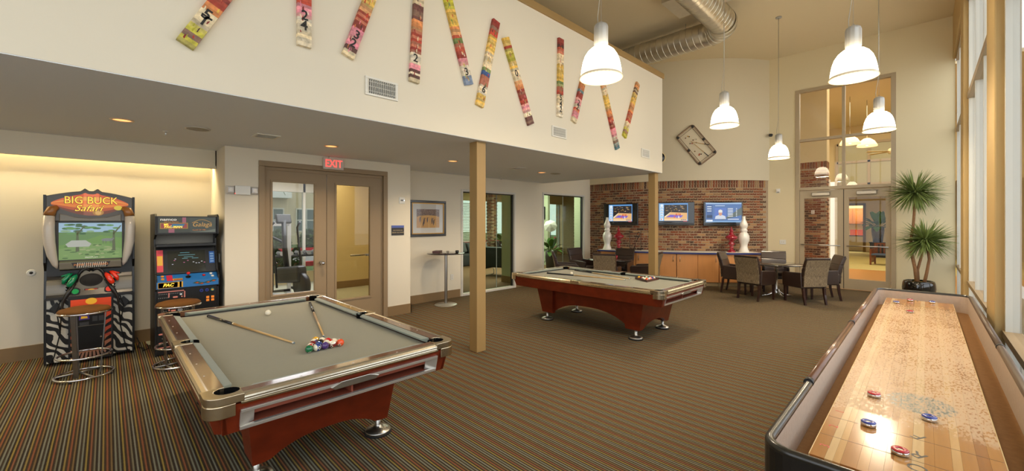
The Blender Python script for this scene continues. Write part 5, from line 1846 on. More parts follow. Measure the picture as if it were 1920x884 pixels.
def tv(label, a, r, w, h, z, kind):
    t = thing('television', label, 'television', bow(a, r, z), R(a), 'televisions on the brick wall')
    MB().box(-.045, .0, -w, w, -h, h).build('housing', M('tv_gloss', (16, 16, 18), .12, coat=.6), t, bevel=.012)
    MB().box(.0, .004, -w + .03, w - .03, -h + .09, h - .03).build('display_panel', M('tv_panel', (30, 32, 30), .1, coat=.5), t)
    MB().box(-.1, -.045, -.2, .2, -.15, .15).build('wall_mount', BLACK, t)
    MB().box(.0, .006, -w + .02, w - .02, -h + .02, -h + .06).build('speaker_bar', M('tv_bar', (46, 46, 46), .25), t)
    s = MB()
    x = .0045
    b, tp = -h + .095, h - .035
    if kind == 'game':
        l, r_ = -w + .17, w - .17
        s.yz(l, r_, b, tp, x, (96, 150, 206))
        s.yz(l + .01, l + .12, b + .02, tp - .02, x + .0003, (170, 206, 236))
        for k in range(4):
            s.yz(l + .035, l + .115, b + .16 + .075 * k, b + .20 + .075 * k, x + .0006, (236, 240, 244))
            s.yz(l + .04, l + .10, b + .17 + .075 * k, b + .18 + .075 * k, x + .0008, (60, 70, 110))
        s.disc(l + .075, tp - .055, .035, .035, x + .0007, 12, (226, 236, 244))
        s.disc(l + .075, b + .07, .035, .03, x + .0007, 12, (236, 236, 236))
        s.disc(l + .065, b + .07, .014, .018, x + .0009, 10, (206, 40, 40))
        y0, y1 = l + .135, r_ - .02
        s.yz(y0, y1, b + .03, tp - .04, x + .0004, (40, 36, 38))
        rd = random.Random(2)
        for k in range(46):
            yy, zz = rd.uniform(y0, y1 - .05), rd.uniform(b + .27, tp - .06)
            s.yz(yy, yy + rd.uniform(.015, .05), zz, zz + .012, x + .0006 + k * 3e-6, rd.choice([(90, 84, 90), (130, 120, 124), (60, 50, 54), (170, 160, 160), (206, 160, 60), (40, 36, 40)]))
        s.poly([(y0, b + .12), (y0 + .16, b + .27), (y1, b + .25), (y1, b + .03), (y0, b + .03)], x + .0009, (226, 176, 116))
        s.poly([(y0 + .05, b + .13), (y0 + .17, b + .20), (y1 - .10, b + .18), (y1 - .16, b + .12)], x + .0011, (120, 100, 196))
        s.poly([(y0, b + .14), (y0 + .15, b + .26), (y0 + .17, b + .26), (y0 + .03, b + .12)], x + .0012, (240, 226, 196))
        s.poly([(y0, b + .03), (y1, b + .03), (y1, b + .08), (y0, b + .09)], x + .0012, (240, 206, 160))
        for k, (fy, fz, c) in enumerate(((.40, .20, (206, 60, 50)), (.46, .21, (230, 120, 50)), (.52, .20, (206, 60, 50)), (.34, .14, (220, 90, 80)), (.48, .13, (236, 230, 236)), (.42, .13, (130, 120, 200)))):
            yy = y0 + fy * (y1 - y0) / .75
            s.poly([(yy - .012, b + fz - .03), (yy + .012, b + fz - .03), (yy + .014, b + fz + .02), (yy, b + fz + .04), (yy - .014, b + fz + .02)], x + .0014, c)
        for k in range(5):
            s.poly([(y1 - .16 + .03 * k, b + .045), (y1 - .14 + .03 * k, b + .045), (y1 - .15 + .03 * k, b + .075), (y1 - .165 + .03 * k, b + .07)], x + .0016, (50, 56, 110))
        s.yz(l, r_, b, b + .025, x + .0016, (50, 56, 66))
        s.yz(r_ - .12, r_ - .02, b + .005, b + .022, x + .0018, (206, 90, 100))
    else:
        l, r_ = -w + .05, w - .04
        s.yz(l, r_, b, tp, x, (84, 118, 170))
        s.poly([(l + .2, b), (r_, b + .2), (r_, tp - .12), (r_ - .25, tp - .3), (l + .4, b + .05)], x + .0002, (96, 108, 104))
        s.yz(l, r_, tp - .035, tp, x + .0003, (160, 190, 220))
        s.yz(l, r_, b, b + .04, x + .0003, (130, 170, 210))
        s.yz(l + .02, l + .19, b + .05, tp - .05, x + .0004, (70, 100, 150))
        for k in range(3):
            s.yz(l + .04, l + .16, b + .30 + .06 * k, b + .325 + .06 * k, x + .0006, (206, 216, 226))
        s.yz(l + .02, l + .19, b + .02, b + .07, x + .0006, (226, 232, 240))
        s.yz(l + .03, l + .18, b + .12, b + .20, x + .0006, (50, 70, 100))
        s.yz(l + .24, l + .56, b + .09, b + .40, x + .0006, (90, 120, 190))
        # head and shoulders of a person in a pale cap
        cx = l + .40
        s.poly([(cx - .15, b + .09), (cx + .15, b + .09), (cx + .13, b + .17), (cx + .05, b + .20), (cx - .05, b + .20), (cx - .13, b + .17)], x + .0008, (206, 212, 222))
        s.disc(cx, b + .245, .048, .065, x + .0010, 16, (206, 150, 126))
        s.poly([(cx - .055, b + .27), (cx + .055, b + .27), (cx + .05, b + .335), (cx, b + .355), (cx - .05, b + .335)], x + .0012, (226, 222, 214))
        for k in range(6):
            s.yz(l + .60, l + .74, b + .16 + .042 * k, b + .178 + .042 * k, x + .0006, (226, 228, 230))
            s.yz(l + .82, l + .85, b + .16 + .042 * k, b + .178 + .042 * k, x + .0006, (226, 228, 230))
        s.yz(l + .60, l + .90, b + .075, b + .095, x + .0006, (236, 236, 240))
        s.yz(l + .26, l + .52, tp - .09, tp - .075, x + .0006, (200, 214, 230))
    s.build('screen_picture', M_paint('tv_picture', emit=.95), t)
tv('left television on the brick wall, beside the far left white vase', -79.5, 5.02, .53, .325, 1.935, 'game')
tv('middle television on the brick wall, partly behind the far column', -62.6, 5.05, .55, .325, 1.945, 'game')
tv('right television on the brick wall showing a person in a cap', -47.6, 5.03, .53, .335, 1.94, 'news')

def vase(name, label, a, r, prof, sc, mat, group):
    o = MB().lathe([(q[0] * sc, q[1] * sc) for q in prof], 36).build(name, mat, None, bow(a, r, .8925))
    return tag(o, label, 'vase', group)
WV = [(0, 0), (.135, 0), (.138, .02), (.105, .10), (.088, .17), (.100, .24), (.130, .32), (.142, .39), (.135, .46), (.100, .53), (.075, .555), (.085, .58), (.094, .605), (.085, .63), (.070, .65), (.088, .69), (.104, .74), (.098, .79), (.070, .85), (.048, .91), (.040, .96), (.042, 1.0), (.030, 1.0), (.028, .95), (0, .94)]
RV = [(0, 0), (.11, 0), (.115, .02), (.09, .05), (.05, .07), (.042, .10), (.062, .12), (.066, .14), (.045, .16), (.05, .19), (.085, .225), (.09, .255), (.06, .28), (.05, .30), (.075, .33), (.135, .375), (.165, .41), (.165, .44), (.13, .475), (.08, .50), (.06, .53), (.055, .56), (.03, .58), (.045, .60), (.05, .63), (.03, .66), (.018, .69), (.015, .73), (0, .735)]
WHV = M('white_glaze', (236, 230, 218), .12, coat=.6)
RDV = M('red_glaze', (150, 16, 34), .1, coat=.7)
vase('white_vase', 'tall white double-gourd vase at the left end of the counter', -82.5, 5.36, WV, .95, WHV, 'white vases')
vase('white_vase', 'tall white double-gourd vase at the right end of the counter', -43.3, 5.35, WV, .97, WHV, 'white vases')
vase('red_vase', 'red turned finial vase right of the left white vase', -79.0, 5.30, RV, .93, RDV, 'red vases')
vase('red_vase', 'red turned finial vase left of the right white vase', -46.6, 5.30, RV, .93, RDV, 'red vases')

def wire_rack():
    t = thing('wire_rack', 'black wire stand with curled hooks on the counter against the bricks', 'decoration', bow(-74.2, 5.12, .8925), R(-74.2))
    MB().box(-.05, .05, -.17, .17, 0, .012).build('base', BLACK, t)
    f = MB()
    for y in (-.16, .16):
        f.tube([(0, y, .01), (0, y, .56)], .006, 6)
    f.tube([(0, -.16, .50), (0, .16, .50)], .005, 6)
    f.build('wire_frame', BLACK, t)
    for y, z in ((-.05, .12), (.03, .34), (.09, .46)):
        m = MB().tube([(0, y, z - .10), (.0, y + .02, z - .04), (.01, y + .05, z + .02), (.02, y + .03, z + .07), (.02, y - .01, z + .06), (.01, y - .01, z + .02)], .009, 8)
        m.build('curled_hook', BLACK, t)
    MB().tube([(0, -.02, .01), (0, 0, .3), (0, .05, .48)], .005, 6).build('stem', BLACK, t)
wire_rack()

def relief():
    a = -55.5
    t = thing('wall_relief', 'open frame relief of a small pool table tilted on the bowed wall', 'wall art', bow(a, RB + .032, 3.88), 0, None, rot=(R(-33), 0, 0))
    t.rotation_euler = (Matrix.Rotation(R(a), 3, 'Z') @ Matrix.Rotation(R(38), 3, 'X')).to_euler()
    w, h = .29, .52
    RW = M('relief_wire', (120, 84, 56), .45, .3)
    def rr(w, h, r):
        q = []
        for cy, cz, b in ((w - r, h - r, 0), (-w + r, h - r, 90), (-w + r, -h + r, 180), (w - r, -h + r, 270)):
            q += [(.03, cy + r * math.cos(R(b + k * 18)), cz + r * math.sin(R(b + k * 18))) for k in range(6)]
        return q
    MB().tube(rr(w, h, .07), .010, 8, closed=True).build('outer_frame', RW, t)
    MB().tube(rr(w - .028, h - .028, .055), .008, 8, closed=True).build('outer_frame', M('relief_pale', (176, 150, 118), .5), t)
    MB().tube(rr(w - .075, h - .075, .01), .006, 8, closed=True).build('inner_frame', RW, t)
    for y in (-w + .04, w - .04):
        for z in (-h + .05, 0, h - .05):
            o = MB().lathe([(0, .03), (.034, .03), (.040, .015), (.040, 0), (0, 0)], 18).build('pocket_disc', BLACK, t, (.02, y, z), FACE_X)
            MB().lathe([(.016, .031), (.024, .034), (.016, .036)], 14).build('pocket_ring', M('pocket_grey', (110, 106, 100), .4, .5), o)
    for y, z, c in ((-.02, .33, (206, 150, 40)), (.0, .30, (24, 22, 22)), (-.10, .33, (120, 60, 40)), (.10, .12, (190, 180, 160)), (.04, .05, (30, 24, 30)), (-.06, .10, (170, 40, 40)), (-.1, .13, (120, 110, 90)), (-.14, -.12, (150, 110, 60)), (-.12, -.28, (210, 90, 50)), (-.09, -.26, (200, 70, 50)), (-.06, -.29, (24, 24, 24)), (.02, .16, (120, 70, 50))):
        nm = 'relief_ball_%d_%d_%d' % c
        MB().sphere((.03, y, z), .017, 12, 8).build('small_ball', M(nm, c, .25, coat=.4), t)
    for p, q in (((-.06, .17), (.26, -.22)), ((-.04, .14), (.05, -.46))):
        d = (q[0] - p[0], q[1] - p[1])
        e = (p[0] + d[0] * .72, p[1] + d[1] * .72)
        o = MB().cyl((.045, *p), (.045, *e), .006, .009, n=10).build('small_cue', MAPLE, t)
        MB().cyl((.045, *e), (.045, *q), .009, .011, n=10).build('cue_grip', BLACK, o)
    b = MB()
    for y, z in ((-w, 0), (w, 0), (0, h), (0, -h)):
        b.cyl((0, y, z), (.03, y, z), .006, n=8)
    b.build('standoff', STEEL, t)
relief()
ck = thing('wall_clock', 'round black disc with a pale rim, half hidden by the loft corner', 'wall clock', bow(-66.9, RB + .029, 3.56), R(-66.9))
MB().lathe([(0, .03), (.15, .03), (.155, .015), (.155, 0)], 36).build('face', M('clock_black', (22, 24, 34), .25), ck, (0, 0, 0), FACE_X)
MB().lathe([(.150, .034), (.172, .03), (.175, 0), (.155, 0)], 36).build('rim', M('clock_rim', (226, 206, 150), .3), ck, (0, 0, 0), FACE_X)
MB().lathe([(.05, .032), (.08, .034), (.085, .032)], 28).build('inner_ring', M('pocket_grey', (110, 106, 100), .4, .5), ck, (0, 0, 0), FACE_X)
cm = thing('security_camera', 'small black camera on the tan wall above the last hanging lamp', 'camera', (-3.06, YD, 4.17), R(-90))
MB().cyl((.001, 0, 0), (.02, 0, 0), .035).cyl((.02, 0, 0), (.07, 0, -.01), .012).build('bracket', BLACK, cm)
MB().obox((.10, 0, -.02), (.14, .07, .07), (0, R(18), R(20))).build('body', BLACK, cm, bevel=.012)
# ================================================================== DINING GROUPS
LEATH = M('dark_brown_leather', (52, 36, 28), .32, noise=.15, nscale=8, coat=.25)
def M_weave():
    m, nt, p = nt_of('woven_back')
    n, l = nt.nodes, nt.links
    tc = n.new('ShaderNodeTexCoord')
    outs = []
    for sc in ((0, 160, 10), (0, 24, 220)):
        mp = n.new('ShaderNodeMapping')
        mp.inputs['Scale'].default_value = sc
        l.new(tc.outputs['Object'], mp.inputs[0])
        z = n.new('ShaderNodeTexNoise')
        z.inputs['Scale'].default_value = 1.3
        z.inputs['Detail'].default_value = 2
        l.new(mp.outputs[0], z.inputs['Vector'])
        outs.append(z.outputs[0])
    a = n.new('ShaderNodeMath')
    a.operation = 'MULTIPLY'
    l.new(outs[0], a.inputs[0])
    l.new(outs[1], a.inputs[1])
    cr = n.new('ShaderNodeValToRGB')
    e = cr.color_ramp.elements
    e[0].position = .14
    e[0].color = (*lin((58, 44, 30)), 1)
    e[1].position = .36
    e[1].color = (*lin((156, 136, 104)), 1)
    l.new(a.outputs[0], cr.inputs[0])
    l.new(cr.outputs[0], p.inputs['Base Color'])
    p.inputs['Roughness'].default_value = .8
    b = n.new('ShaderNodeBump')
    b.inputs['Strength'].default_value = .5
    b.inputs['Distance'].default_value = .004
    l.new(a.outputs[0], b.inputs['Height'])
    l.new(b.outputs[0], p.inputs['Normal'])
    return m
WEAVE = M_weave()
LEGW = M('chair_leg_wood', (46, 22, 18), .3, coat=.3)
def make_chair(label, loc, rz, group):
    """armchair that faces +x; origin on the floor under the seat centre"""
    t = thing('dining_armchair', label, 'chair', loc, rz, group)
    # back: leather inside, woven outside, leaning backwards
    m = MB()
    def sec(z, x, th, w):
        return [(x, -w, z), (x, w, z), (x - th, w, z), (x - th, -w, z)]
    lv = [(.40, -.20, .085, .262), (.58, -.215, .08, .264), (.78, -.265, .07, .268), (.94, -.325, .06, .27), (.975, -.345, .04, .268)]
    for a, b in zip(lv, lv[1:]):
        m.hexa(sec(*a), sec(*b))
    m.build('backrest', LEATH, t, bevel=.012)
    m = MB()
    lv2 = [(.375, -.288, .012, .252), (.58, -.298, .012, .254), (.78, -.338, .012, .258), (.935, -.388, .012, .26)]
    for a, b in zip(lv2, lv2[1:]):
        m.hexa(sec(*a), sec(*b))
    m.build('woven_back', WEAVE, t, label='woven brown and beige outer back panel')
    MB().box(-.24, .27, -.225, .225, .33, .43).build('seat_frame', LEATH, t, bevel=.012)
    MB().box(-.22, .285, -.215, .215, .43, .50).build('seat_cushion', LEATH, t, bevel=.025)
    for sg in (-1, 1):
        y0, y1 = (.222, .282) if sg > 0 else (-.282, -.222)
        MB().prism([(-.26, .345), (.27, .335), (.285, .60), (.25, .635), (-.24, .665)], y0, y1, 'y').build('arm', LEATH, t, bevel=.014)
    for sx, sy in ((1, 1), (1, -1), (-1, 1), (-1, -1)):
        x, y = (.235, .24) if sx > 0 else (-.25, .23)
        k = 0 if sx > 0 else -.055
        l = MB()
        pts = [(0, .345, .024), (k * .25, .20, .021), (k, .0, .017)]
        for (dx, z, h), (dx2, z2, h2) in zip(pts, pts[1:]):
            l.hexa([(x + dx2 - h2, sy * y - h2, z2), (x + dx2 + h2, sy * y - h2, z2), (x + dx2 + h2, sy * y + h2, z2), (x + dx2 - h2, sy * y + h2, z2)],
                   [(x + dx - h, sy * y - h, z), (x + dx + h, sy * y - h, z), (x + dx + h, sy * y + h, z), (x + dx - h, sy * y + h, z)])
        l.build('leg', LEGW, t)
    return t
CHROME2 = CHROME
def dining_table(label, loc):
    t = thing('dining_table', label, 'table', loc, 0, 'round dining tables')
    MB().lathe([(0, .755), (.545, .755), (.552, .746), (.545, .735), (0, .730)], 48).build('table_top', M('dark_table_top', (34, 28, 26), .06, coat=.8), t)
    o = MB().lathe([(.10, .730), (.045, .71), (.034, .66), (.030, .40), (.034, .14), (.05, .08)], 24).build('column', CHROME, t)
    for k in range(4):
        a = R(45 + 90 * k)
        m = MB()
        pth = [(.03, .16), (.07, .10), (.14, .055), (.24, .030), (.34, .016)]
        m.tube([(r * math.cos(a), r * math.sin(a), z) for r, z in pth], [.026, .024, .020, .017, .014], 10)
        m.build('foot', CHROME, t)
    return t
RT = (-2.42, 10.98)
rt = dining_table('round dark dining table with chrome base near the tall glass doors', (*RT, 0))
G1, G2 = 'armchairs at the right dining table', 'armchairs at the left dining table'
chairs1 = [((-2.66, 10.31), 72, 'woven backed armchair, back to the room, left of the two nearest at the right table'),
           ((-1.82, 10.57), 140, 'woven backed armchair, back to the room, right of the two nearest at the right table'),
           ((-1.66, 11.40), 206, 'dining armchair nearest the tall glass doors, its leather inner back facing the right table'),
           ((-2.62, 11.72), 287, 'dining armchair on the far side of the right table, against the tan wall'),
           ((-3.22, 10.90), 2, 'dining armchair at the right table standing beside the counter cabinets')]
proto = None
for (x, y), a, lb in chairs1:
    if proto is None:
        proto = make_chair(lb, (x, y, 0), R(a), G1)
    else:
        dup(proto, lb, (x, y, 0), R(a), G1)
LT = (-5.72, 9.22)
dup(rt, 'round dark dining table behind the farther pool table', (*LT, 0))
for (x, y), a, lb in [((-5.38, 8.56), 110, 'woven backed dining armchair right behind the farther pool table, back to the room'),
                      ((-6.50, 8.42), 42, 'dining armchair seen from the side by the interior window, left table'),
                      ((-6.68, 9.42), 356, 'dining armchair with its leather inner back facing the room beside the left wall'),
                      ((-5.84, 9.95), 280, 'armchair on the counter side of the left table, dark inner back showing'),
                      ((-4.92, 9.52), 192, 'dining armchair half hidden behind the far column at the left table')]:
    dup(proto, lb, (x, y, 0), R(a), G2)
rc = MB().lathe([(0, 0), (.035, 0), (.04, .09), (.036, .09), (.03, .006), (0, .006)], 20, (*[a + b for a, b in zip(LT, (.12, .1))], .756)).build('red_cup', RDV)
tag(rc, 'small red cup on the left dining table', 'cup')

# ================================================================== POTTED YUCCA
def yucca():
    t = thing('potted_yucca', 'tall two-headed spiky plant in a glossy black pot in the corner', 'plant', (-.10, 12.68, 0))
    MB().lathe([(0, .0), (.20, .0), (.235, .05), (.268, .16), (.275, .27), (.262, .38), (.245, .425), (.225, .425), (.235, .36), (0, .36)], 40).build('pot', M('black_glazed_pot', (20, 17, 14), .08, coat=.8), t)
    MB().lathe([(0, .395), (.12, .40), (.232, .385)], 24).build('moss', M('yellow_moss', (150, 130, 50), .9, noise=.4, nscale=40, bump=.6, bscale=60), t, kind='stuff')
    BARK = M('yucca_bark', (140, 102, 68), .85, noise=.3, nscale=24, bump=.6, bscale=50)
    MB().tube([(-.03, 0, .36), (-.06, 0, .70), (-.11, .0, 1.0), (-.13, .02, 1.30), (-.09, .02, 1.60), (-.07, 0, 1.95), (-.06, 0, 2.30)], [.036, .032, .030, .027, .025, .025, .028], 10).build('trunk', BARK, t)
    MB().tube([(-.01, .05, .36), (-.02, .07, .66), (.05, .06, 1.0), (.10, .04, 1.28)], [.028, .026, .023, .025], 10).build('trunk', BARK, t)
    MB().tube([(.08, -.02, .36), (.12, -.03, .60), (.16, -.02, .90), (.13, 0, 1.25)], [.032, .028, .025, .025], 10).build('trunk', BARK, t)
    LEAF = M('yucca_leaf', (134, 148, 84), .4, vary=.4, noise=.2, nscale=6)
    LEAFM = M('yucca_leaf_mass', (122, 138, 74), .42, noise=.35, nscale=5)
    def leaf_mesh(Ln, w, droop):
        m = MB()
        n = 5
        vs = []
        for i in range(n + 1):
            f = i / n
            ww = w * (1 - f ** 1.6) * (.7 + .3 * min(1, f * 5)) + .0008
            x, z = Ln * f, -droop * f * f * Ln
            vs += [(x, -ww, z + ww * .5), (x, 0, z), (x, ww, z + ww * .5)]
        fs = []
        for i in range(n):
            a = 3 * i
            fs += [(a, a + 1, a + 4, a + 3), (a + 1, a + 2, a + 5, a + 4)]
        m.add(vs, fs, True)
        return m
    mes = []
    for Ln, w, dr in ((.47, .013, .10), (.44, .012, .22), (.49, .013, .04)):
        me = leaf_mesh(Ln, w, dr).mesh('leaf')
        me.materials.append(LEAF)
        mes.append(me)
    rd = random.Random(11)
    mass = MB()
    for hc, sc, n1, n2 in (((-.06, 0, 2.36), 1.12, 300, 150), ((.10, 0, 1.30), 1.06, 300, 150)):
        for k in range(n1 + n2):
            # directions spread over a ball, few straight down
            u = 1 - 2 * (k * .61803 % 1) * .93
            f = rd.uniform(0, 2 * PI)
            el = math.asin(max(-1, min(1, u)))
            lift = rd.uniform(-.03, .05)
            e = Euler((rd.uniform(-.5, .5), -el, f))
            s = sc * rd.uniform(.82, 1.08)
            p = (hc[0] + .03 * math.cos(f), hc[1] + .03 * math.sin(f), hc[2] + lift)
            if k % 3 == 0:
                o = bpy.data.objects.new('leaf', rd.choice(mes))
                COL.objects.link(o)
                o.parent = t
                o.location = p
                o.rotation_euler = e
                o.scale = (s, s * 1.25, s)
            else:
                mt = Matrix.Translation(p) @ e.to_matrix().to_4x4() @ Matrix.Diagonal((s, s * 1.25, s, 1))
                me = rd.choice(mes)
                mass.add([mt @ v.co for v in me.vertices], [tuple(q.vertices) for q in me.polygons], True)
    mass.build('foliage', LEAFM, t, kind='stuff')
yucca()

# ================================================================== BEYOND THE GLASS
GREENW = M('sage_wall', (176, 186, 160), .85, spec=.2)
BEIGEW = M('beige_wall', (214, 196, 152), .85, spec=.2)
VINYL = M('gym_floor', (176, 176, 156), .4, noise=.05)
# --- gym behind the double door
structure(MB().box(-14, XA - .12, .4, 5.55, -.1, .001).box(XA - .12, XP - .03, 1.33, 3.96, -.1, .001), 'floor_gym', VINYL)
structure(MB().box(-14, -8.05, .4, 5.55, 3.0, 3.1), 'ceiling_gym', CEIL)
structure(MB().box(-8.045, XA - .125, 1.35, 5.55, 2.95, 3.1), 'ceiling_gym_edge', CEIL)
structure(MB().box(-10.75, -10.6, 4.10, 5.55, 0, 3.0), 'wall_gym_partition', BEIGEW)
structure(MB().box(-10.6, -10.585, 4.10, 5.55, 0, .18), 'baseboard_gym', BASEB)
structure(MB().box(-12.6, XA - .125, 5.55, 5.67, 0, 3.0), 'wall_gym_far', BEIGEW)
structure(MB().box(-14, XR - .13, .28, .40, 0, 3.0), 'wall_gym_near', BEIGEW)
gwn = structure(MB().box(-12.51, -12.50, .4, 5.55, .3, 2.85), 'window_9', GLASST)
structure(MB().box(-12.6, -12.4, .4, 5.55, 0, .3), 'wall_gym_low', BEIGEW)
for y in (.45, 1.75, 3.15, 4.0, 4.75, 5.5):
    MB().box(-12.56, -12.44, y - .03, y + .03, .3, 3.0).build('mullion', FRAMEW, gwn)
MB().box(-12.56, -12.44, .4, 5.55, 2.55, 3.0).build('window_head', FRAMEW, gwn)
GYMB = M('gym_black', (24, 24, 26), .4)
def gym_machine():
    t = thing('exercise_machine', 'black upright exercise machine behind the left door glass', 'exercise machine', (-9.3, 2.72, 0), R(10))
    f = MB().box(-.75, .75, -.06, .06, .08, .16).box(-.75, -.65, -.30, .30, .02, .10).box(.60, .70, -.30, .30, .02, .10)
    f.build('base_frame', M('gym_silver', (176, 176, 176), .35, .6), t, bevel=.008)
    MB().lathe([(0, -.06), (.24, -.06), (.26, -.03), (.26, .03), (.24, .06), (0, .06)], 32).build('flywheel', GYMB, t, (.45, 0, .44), (R(90), 0, 0))
    MB().obox((.0, 0, .62), (1.0, .20, .34), (0, R(-6), 0)).build('drive_housing', GYMB, t, bevel=.06, seg=3)
    MB().tube([(-.15, .0, .7), (-.25, 0, 1.2), (-.28, 0, 1.75)], [.06, .05, .05], 10).build('mast', GYMB, t)
    MB().obox((-.30, 0, 1.78), (.08, .30, .20), (0, R(-20), 0)).build('console', GYMB, t, bevel=.02)
    for sg in (-1, 1):
        MB().tube([(-.20, sg * .18, .35), (-.10, sg * .26, .9), (-.28, sg * .28, 1.6), (-.12, sg * .26, 1.72)], .022, 8).build('handle', GYMB, t)
        MB().obox((.05 * sg, sg * .15, .30), (.42, .14, .05), (0, R(8 * sg), 0)).build('pedal', GYMB, t, bevel=.01)
gym_machine()
def bench_machine():
    t = thing('exercise_machine', 'silver and black weight machine standing behind the upright exercise machine', 'exercise machine', (-10.6, 2.55, 0), R(80))
    S = M('gym_silver', (176, 176, 176))
    for sg in (-1, 1):
        MB().box(sg * .5 - .04, sg * .5 + .04, -.04, .04, 0, 1.7).build('upright', S, t)
        MB().box(sg * .5 - .05, sg * .5 + .05, -.5, .5, 0, .07).build('foot_bar', S, t)
    MB().box(-.5, .5, -.04, .04, 1.62, 1.70).build('cross_bar', S, t)
    MB().obox((0, .35, .5), (.30, 1.0, .09), (R(12), 0, 0)).build('bench_pad', GYMB, t, bevel=.03)
    MB().box(-.18, .18, -.10, .10, .1, 1.0).build('weight_stack', GYMB, t)
    MB().tube([(-.45, .1, 1.2), (-.2, .35, 1.35), (.2, .35, 1.35), (.45, .1, 1.2)], .03, 8).build('press_bar', GYMB, t)
bench_machine()
rk = thing('dumbbell_rack', 'dark rack with a row of dumbbells under the gym window', 'rack', (-12.0, 3.6, 0))
MB().box(-.2, .2, -.9, .9, .78, .82).box(-.18, -.14, -.85, -.8, 0, .8).box(-.18, -.14, .8, .85, 0, .8).box(.14, .18, -.85, -.8, 0, .8).box(.14, .18, .8, .85, 0, .8).build('rack_frame', GYMB, rk)
for k in range(8):
    d = thing('dumbbell', 'one of the chrome and black dumbbells in the row under the gym window', 'dumbbell', (-12.0, 2.82 + .22 * k, .875), 0, 'dumbbells on the gym rack')
    MB().cyl((-.16, 0, 0), (.16, 0, 0), .014).build('grip', CHROME, d)
    for sg in (-1, 1):
        MB().cyl((sg * .08, 0, 0), (sg * .17, 0, 0), .055, n=14).build('weight', M('dumbbell_grey', (150, 150, 150), .3, .6), d)
# --- outdoors beyond the gym
structure(MB().box(-60, -12.6, -20, 40, -.15, -.05), 'ground_garden', M('lawn', (90, 110, 60), .95, noise=.3, nscale=6))
structure(MB().box(-26, -17.5, -20, 40, -.05, -.03), 'street', M('asphalt', (150, 144, 142), .9, noise=.08))
structure(MB().box(-17.5, -17.2, -20, 40, -.05, .12), 'kerb_near', M('red_kerb', (196, 60, 66), .7))
structure(MB().box(-26.3, -26, -20, 40, -.05, .12), 'kerb_far', M('red_kerb', (196, 60, 66)))
HEDGE = M('hedge_leaf', (70, 92, 44), .8, noise=.5, nscale=9)
def bush(x, y, r, h, lb):
    rd = random.Random(int(x * 7 + y * 13))
    m = MB()
    for k in range(420):
        a, u = rd.uniform(0, 2 * PI), rd.uniform(-.1, 1)
        q = rd.uniform(.75, 1.05)
        c = Vector((r * q * math.cos(a) * math.sqrt(max(0, 1 - u * u)), r * q * math.sin(a) * math.sqrt(max(0, 1 - u * u)), h * max(.02, u)))
        n = Vector((rd.gauss(0, 1), rd.gauss(0, 1), rd.gauss(0, 1))).normalized()
        w = n.orthogonal() * .13 * r
        v = n.cross(w)
        m.add([c - w - v, c + w - v, c + w + v, c - w + v], [(0, 1, 2, 3)])
    o = m.build('shrub', HEDGE, None, (x, y, -.05))
    tag(o, lb, 'shrub', 'shrubs beyond the gym window')
for k in range(6):
    bush(-14.9 - .2 * (k % 2), 1.3 + .66 * k, .25, .85, 'green shrub in the row just outside the gym window')
for k in range(8):
    bush(-27.1, 2.2 + 1.7 * k, .62, 1.2, 'green shrub in the row across the street')
def facade():
    t = thing('apartment_building', 'pale apartment building with white framed windows across the street', 'building', (-33.5, 9, 0))
    MB().box(-4, 0, -12, 14, -.05, 10).build('wall', M('stucco', (206, 190, 158), .85, noise=.06), t)
    MB().box(-4.2, .25, -3.2, -1.6, -.05, 10.6).build('bay', M('white_render', (226, 226, 222)), t)
    for y in (-10, -7.4, -5.0, -.4, 1.9, 4.4, 7, 9.6, 12):
        for z in (1.0, 4.2, 7.3):
            w = MB().box(0, .08, y - .75, y + .75, z - .1, z + 1.7).build('window', M('white_window_frame', (214, 210, 200)), t)
            for a, b in ((y - .66, y - .04), (y + .04, y + .66)):
                MB().box(.08, .09, a, b, z, z + .75).box(.08, .09, a, b, z + .83, z + 1.6).build('pane', M('dark_pane', (96, 112, 112), .1), w)
    for z in (3.4, 6.5):
        MB().box(0, 1.0, -1.6, .6, z, z + .15).build('balcony_slab', M('white_render', (226, 226, 222)), t)
        MB().box(.9, 1.0, -1.6, .6, z + .15, z + 1.0).build('balcony_rail', M('white_render', (226, 226, 222)), t)
facade()
def palm(x, y, h, lb):
    t = thing('palm_tree', lb, 'tree', (x, y, -.05), 0, 'palms across the street')
    MB().tube([(0, 0, 0), (.05, 0, h * .5), (0, 0, h)], [.16, .13, .12], 10).build('trunk', M('palm_bark', (120, 100, 76), .9, noise=.3), t)
    rd = random.Random(int(h * 10))
    for k in range(16):
        a = 2 * PI * k / 16 + rd.uniform(-.1, .1)
        up = rd.uniform(-.2, .9)
        m = MB()
        vs = []
        for i in range(7):
            f = i / 6
            r = 1.9 * f
            z = h + up * f * 1.6 - 1.7 * f * f
            w = .22 * math.sin(PI * (.1 + .85 * f))
            vs += [(r * math.cos(a) - w * math.sin(a), r * math.sin(a) + w * math.cos(a), z - .06), (r * math.cos(a), r * math.sin(a), z), (r * math.cos(a) + w * math.sin(a), r * math.sin(a) - w * math.cos(a), z - .06)]
        fs = []
        for i in range(6):
            q = 3 * i
            fs += [(q, q + 1, q + 4, q + 3), (q + 1, q + 2, q + 5, q + 4)]
        m.add(vs, fs, True)
        m.build('frond', HEDGE, t)
palm(-29.3, 6.3, 5.2, 'palm tree in front of the pale apartment building, seen through the left door glass')
palm(-29.3, 11.8, 6.2, 'taller palm tree farther along the apartment building')

